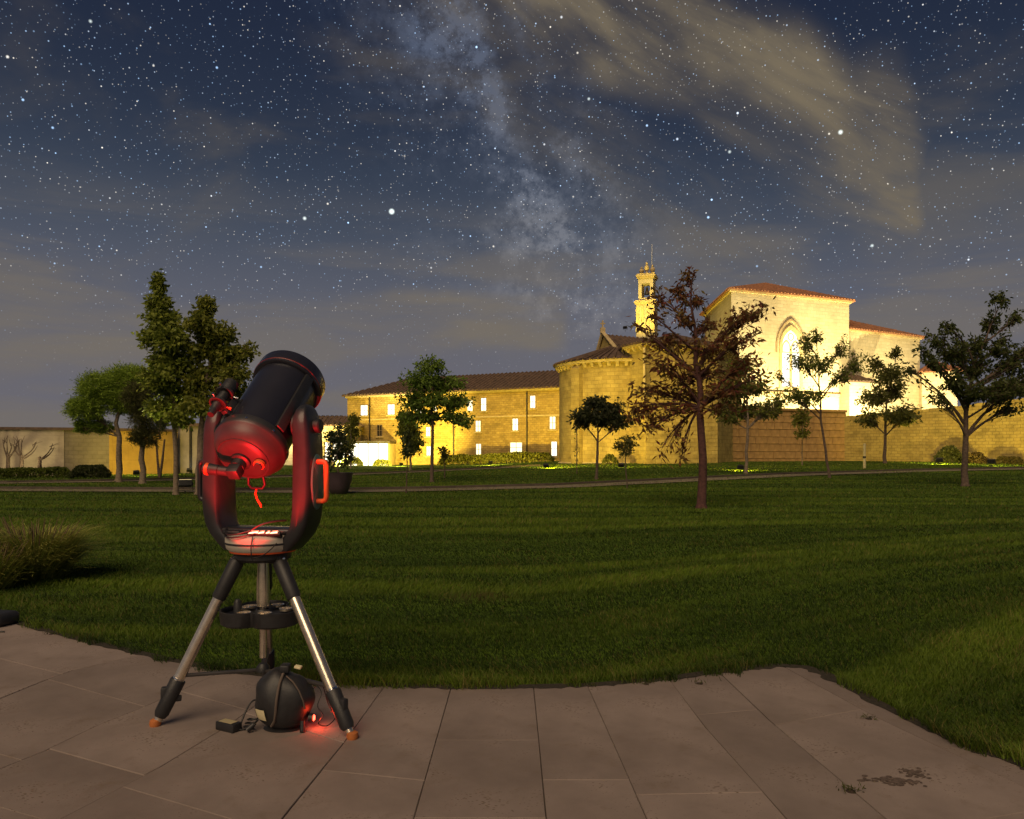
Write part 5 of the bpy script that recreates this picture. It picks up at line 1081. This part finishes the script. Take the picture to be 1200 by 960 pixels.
# dovetail bar along the lower right flank
for ang_, nm in ((R(-24), 'dovetail_bar'), (R(90), 'dovetail_bar')):
    T = TT @ Matrix.Rotation(ang_, 4, 'Z'); b = MB(); b.rbox(.158, .178, -.024, .024, -.11, .315, .004, T); b.obj(nm, m_blackp, ota, smooth=40)
# finderscope
fa_ = -R(90+29); FT = TT @ Matrix.Rotation(fa_, 4, 'Z') @ Matrix.Translation((.235, 0, -.03))
b = MB(); b.lathe([(.001, -.14), (.015, -.14), (.017, -.11), (.016, -.10), (.022, -.085), (.0235, .02), (.034, .06), (.034, .105), (.031, .106), (.030, .09), (.001, .088)], 28, FT); fin = b.obj('finderscope', m_blackp, tel, smooth=40)
for w_ in (-.055, .025):
    b = MB(); b.lathe([(.034, w_-.007), (.041, w_-.007), (.041, w_+.007), (.034, w_+.007), (.034, w_-.007)], 28, FT); b.obj('bracket_ring', m_rearc, fin, smooth=40)
    for k in range(3):
        a = 2*math.pi*k/3+.5; b = MB(); T = FT @ Matrix.Rotation(a, 4, 'Z'); b.tube([T @ Vector((.024, 0, w_)), T @ Vector((.058, 0, w_))], .0035, 8); b.tube([T @ Vector((.052, 0, w_)), T @ Vector((.062, 0, w_))], .0075, 10); b.obj('adjust_screw', m_orange if (k == 1 and w_ < 0) else m_chrome, fin, smooth=40)
b = MB(); b.rbox(-.078, -.036, -.014, .014, -.075, .045, .004, FT); b.rbox(-.085, -.07, -.022, .022, -.085, .055, .003, FT); b.obj('bracket_foot', m_rearc, fin, smooth=40)
# cables on the base
b = MB(); b.tube(bez((-.17, -.06, .13), (.02, -.15, .125), (-.03, -.14, -.05), 14)+bez((.02, -.15, .125), (.16, -.05, .17), (.0, -.05, .03), 8)[1:], .0055, 8); b.obj('coiled_cable', m_cable, tel, smooth=60)
b = MB(); b.tube(bez((-.18, -.05, .11), (.05, -.16, .11), (-.03, -.17, -.04), 14), .0045, 8); b.obj('coiled_cable', m_cable, tel, smooth=60)
b = MB(); b.tube(bez((.05, -.185, .10), (.055, -.20, -.02), (.0, -.03, 0), 8), .003, 6); b.obj('power_lead', m_cable, tel, smooth=60)
b = MB(); b.tube(bez((.15, -.13, .06), (.06, -.20, -.01), (.02, -.04, -.03), 8), .003, 6); b.obj('power_lead', m_cable, tel, smooth=60)
b = MB(); b.rbox(-.16, -.06, -.13, -.05, .10, .118, .01); b.obj('hand_controller', m_blackp, tel, smooth=40)
tag(tel, 'black fork-mounted telescope glowing red, tube tilted at the night sky', 'telescope')
# small red observing torch propped on the paving in front of the tripod, shining up at the instrument
tp_ = Vector((-1.42, 2.46, .0104)); aim = (Vector((TX, TY-.08, 1.47))-tp_-Vector((0, 0, .05))).normalized()
to = empty('red_torch', tp_); T = Matrix.Translation((0, 0, .05)) @ aim.to_track_quat('Z', 'Y').to_matrix().to_4x4()
b = MB(); b.lathe([(.001, -.07), (.012, -.07), (.0125, .0), (.019, .02), (.020, .045), (.017, .046)], 20, T); b.obj('barrel', m_blackp, to, smooth=40)
b = MB(); b.lathe([(.0165, .0455), (.001, .0458)], 20, T); b.obj('lens', m_red, to)
b = MB(); b.rbox(-.03, .03, -.02, .02, 0, .028, .005); b.obj('stand', m_blackp, to, smooth=40)
ld = bpy.data.lights.new('torch_beam', 'SPOT'); ld.energy = 760; ld.color = (1, .014, .016); ld.shadow_soft_size = .015; ld.spot_size = R(24.5); ld.spot_blend = .3
lo = link('torch_beam', ld, to); lo.location = Vector((0, 0, .05))+aim*.06; lo.rotation_euler = aim.to_track_quat('-Z', 'Y').to_euler()
tag(to, 'small black torch with red lens propped on the paving facing the telescope', 'torch')
# ------------------------------------------------------------------ things on the paving below
def slabz(p): return Vector((p.x, p.y, .0104))
P = slabz(gp(324, 866)); P.y += .12
pk = empty('power_pack', P); rr = .148
T0 = Matrix.Translation((0, 0, .150))
b = MB(); prof = [(.001, -.148)]+[(rr*math.cos(a)**.75 if a < math.pi/2-.01 else .001, rr*math.sin(a)) for a in [R(-78)+R(168)*i/18 for i in range(19)]]
b.lathe([(.07, -.1485), (.1, -.146)]+prof[2:], 40, T0 @ Matrix.Diagonal((1, .72, 1, 1))); b.v = [(x*(1+.05*math.sin(z*37+x*9)+.03*math.sin(y*50)), y*(1+.06*math.sin(x*33+z*21)), z*(1-.10*max(0, x+.03)/.15-.03*math.sin(x*40))) if z > .02 else (x, y, z) for x, y, z in b.v]
b.obj('body', m_blackp, pk, smooth=60)
ys_ = .72
def onb(x, z, k=1.015):       # point on the front of the body
    r_ = math.sqrt(max(0, rr*rr-(z)**2)); yy = -ys_*math.sqrt(max(0, r_*r_-x*x)); return Vector((x*k, yy*k-.006, .150+z*k))
b = MB(); 
for pts in ([(0.012, .135), (.006, .10), (.002, .06), (-.002, .02), (-.006, -.03), (-.016, -.08), (-.04, -.115)], [(.03, .125), (.065, .10), (.095, .06), (.115, .01), (.12, -.03)]):
    q = [onb(x, z, 1.03) for x, z in pts]; b.tube(q, .007 if pts[0][0] < .02 else .004, 8)
b.obj('strap', mat('strap_webbing', (.10, .075, .06), .8, var=.2), pk, smooth=60)
b = MB(); gr = [[onb(-.116+.050*i_/4+.002*j_, -.028-.055*j_/4, 1.035) for i_ in range(5)] for j_ in range(5)]
b.add([tuple(v) for r_ in gr for v in r_], [(j_*5+i_, j_*5+5+i_, j_*5+6+i_, j_*5+1+i_) for j_ in range(4) for i_ in range(4)]); b.obj('sticker', m_sticker, pk)
b = MB(); b.rbox(-.012, .035, -.04, .02, .285, .325, .008); b.obj('lamp_head', m_blackp, pk, smooth=40)
b = MB(); b.rbox(-.002, .032, -.055, -.02, .322, .334, .003, Matrix.Rotation(R(12), 4, 'Y')); b.obj('lamp_window', m_sticker, pk)
b = MB(); b.tube([(.11, -.055, .055), (.112, -.068, .008), (.112, -.072, .004)], .012, 10); b.obj('plug', m_blackp, pk, smooth=40)
b = MB(); b.tube([(-.13, -.06, .04), (-.16, -.075, .015)], [.011, .014], 10); b.obj('plug', m_blackp, pk, smooth=40)
b = MB(); T = Matrix.Translation((.150, -.01, .055)) @ Matrix.Rotation(R(90), 4, 'Y'); b.lathe([(.022, -.02), (.022, .0), (.017, .003)], 18, T); b.obj('lamp_bezel', m_blackp, pk, smooth=40)
b = MB(); b.lathe([(.016, .0035), (.010, .009), (.001, .011)], 16, T); b.obj('red_lamp', m_red, pk, smooth=60)
ld = bpy.data.lights.new('red_lamp_glow', 'POINT'); ld.energy = .55; ld.color = (1, .05, .015); ld.shadow_soft_size = .02; lo = link('red_lamp_glow', ld, pk); lo.location = (.185, -.015, .05)
tag(pk, 'round black power pack with strap and pale sticker between the tripod legs', 'power pack')
P2 = slabz(gp(268, 858)); ad = empty('power_adapter', P2, R(-28))
b = MB(); b.rbox(-.062, .062, -.03, .03, .001, .042, .005); b.obj('body', m_blackp, ad, smooth=40)
b = MB(); b.rbox(-.05, .04, -.022, .022, .0425, .0435, .0004, None, 1); b.obj('rating_sticker', mat('dull_sticker', (.36, .31, .18), .6, var=.1), ad)
tag(ad, 'small black brick-shaped power adapter lying beside the power pack', 'adapter')
a0 = P2+Vector((-.01, .045, .02)); 
b = MB(); b.tube(bez(P2+Vector((.05, .03, .02)), P+Vector((-.12, .02, .09)), (-.02, .12, .12), 14), .0045, 8)
tag(b.obj('cable', m_cable, smooth=60), 'short black cable arching from adapter to power pack', 'cable')
pts = [P2+Vector((.06, -.02, .008))]
for i in range(26): a = i*.75; pts.append(P2+Vector((.095+.028*math.cos(a)+i*.0012, .005+.022*math.sin(a), .006+.0022*i)))
pts.append(P+Vector((-.135, -.055, .04))); b = MB(); b.tube(pts, .0035, 6)
tag(b.obj('cable', m_cable, smooth=60), 'coiled black cable bundle between adapter and power pack', 'cable')
pts = [P+Vector((.12, .02, .16)), P+Vector((.155, .03, .2)), P+Vector((.185, .02, .17)), P+Vector((.17, 0, .11)), P+Vector((.20, -.01, .07)), P+Vector((.18, -.02, .03)), P+Vector((.22, .0, .012)), P+Vector((.255, .04, .05)), P+Vector((.21, .06, .10)), P+Vector((.16, .05, .30)), P+Vector((.12, .06, .42))]
sm = []
for i in range(len(pts)-1):
    p0, p1, p2, p3 = pts[max(i-1, 0)], pts[i], pts[i+1], pts[min(i+2, len(pts)-1)]
    for k in range(6): t = k/6; sm.append(.5*((2*p1)+(p2-p0)*t+(2*p0-5*p1+4*p2-p3)*t*t+(3*p1-p0-3*p2+p3)*t**3))
b = MB(); b.tube(sm+[pts[-1]], .0028, 6)
tag(b.obj('cable', m_cable, smooth=60), 'thin tangled cable rising from the power pack by the red glow', 'cable')
# bag at the terrace edge
P3 = slabz(gp(-14, 733)); bg_ = empty('equipment_bag', P3, R(-14))
b = MB(); b.rbox(-.30, .22, -.11, .11, .0, .105, .04, None, 4); b.obj('body', m_blackp, bg_, smooth=60)
b = MB(); b.tube(bez((-.1, -.11, .08), (.12, -.11, .08), (0, -.09, .05), 10), .008, 8); b.obj('carry_strap', m_cable, bg_, smooth=60)
b = MB(); b.tube([(-.28, -.112, .075), (.2, -.112, .075)], .003, 6); b.obj('zip', m_steel, bg_, smooth=60)
tag(bg_, 'black soft equipment bag lying where paving meets lawn near the ornamental grass', 'bag')
b = MB(); P4 = slabz(gp(2, 742)); b.tube(bez(P4+Vector((-.35, -.05, .006)), P4+Vector((.035, -.02, .006)), (0, -.03, 0), 8), .006, 8); tag(b.obj('strap_end', m_cable, smooth=60), 'loose black strap end on the paving below the bag', 'strap')
# weeds and dried earth in the joints
for i, (x, y, n_) in enumerate(((997, 930, 40), (757, 804, 26), (820, 803, 22), (1018, 845, 22), (690, 806, 20), (60, 745, 20))):
    q = slabz(gp(x, y)); rng = np.random.default_rng(80+i); c = np.array([[0, 0, 0]])+rng.normal(0, 1, (n_, 3))*np.array([[.03, .02, .006]])+np.array([[0, 0, .012]])
    e = empty('weed', q); leafmesh('blades', c, None, .03, .005, (.03, .04, .01), (.09, .09, .025), m_leaf, e, rng, -1.2)
    b = MB(); b.lathe([(.022, -.004), (.015, .003), (.001, .005)], 10); b.obj('soil_plug', MATS['soil'], e, smooth=60)
    tag(e, ['tuft of weed in a joint beside the dark stain on the paving', 'weed tuft at the lawn edge by a narrow slab', 'weed tuft at the lawn edge before the terrace corner', 'weed in the border joint near the terrace corner', 'tiny weed at the lawn edge near the middle slabs', 'weed at the lawn edge near the equipment bag'][i], 'weed', 'weeds in the paving joints')
m_stain = mat('dried_mud', (.085, .062, .052), 1, var=.4, scale=60)
rd = random.Random(3); q = slabz(gp(1060, 920)); b = MB()
for k in range(110):
    br_ = rd.choice([(.0, .0), (.05, .05), (-.08, .02), (.06, .09), (-.02, .01)]); x = br_[0]*1.3+rd.gauss(0, .035); y = br_[1]*1.3+rd.gauss(0, .016); r_ = rd.uniform(.003, .011)
    b.lathe([(r_, .0022+k*1e-5), (r_*.6, .004+k*1e-5), (.0005, .0045+k*1e-5)], 7, Matrix.Translation((x, y, 0)) @ Matrix.Diagonal((rd.uniform(.8, 2.2), 1, 1, 1)))
e = empty('mud_patch', q); b.obj('dried_crumbs', m_stain, e)['kind'] = 'stuff'; tag(e, 'dark branching patch of dried mud on the corner slab', 'mud')
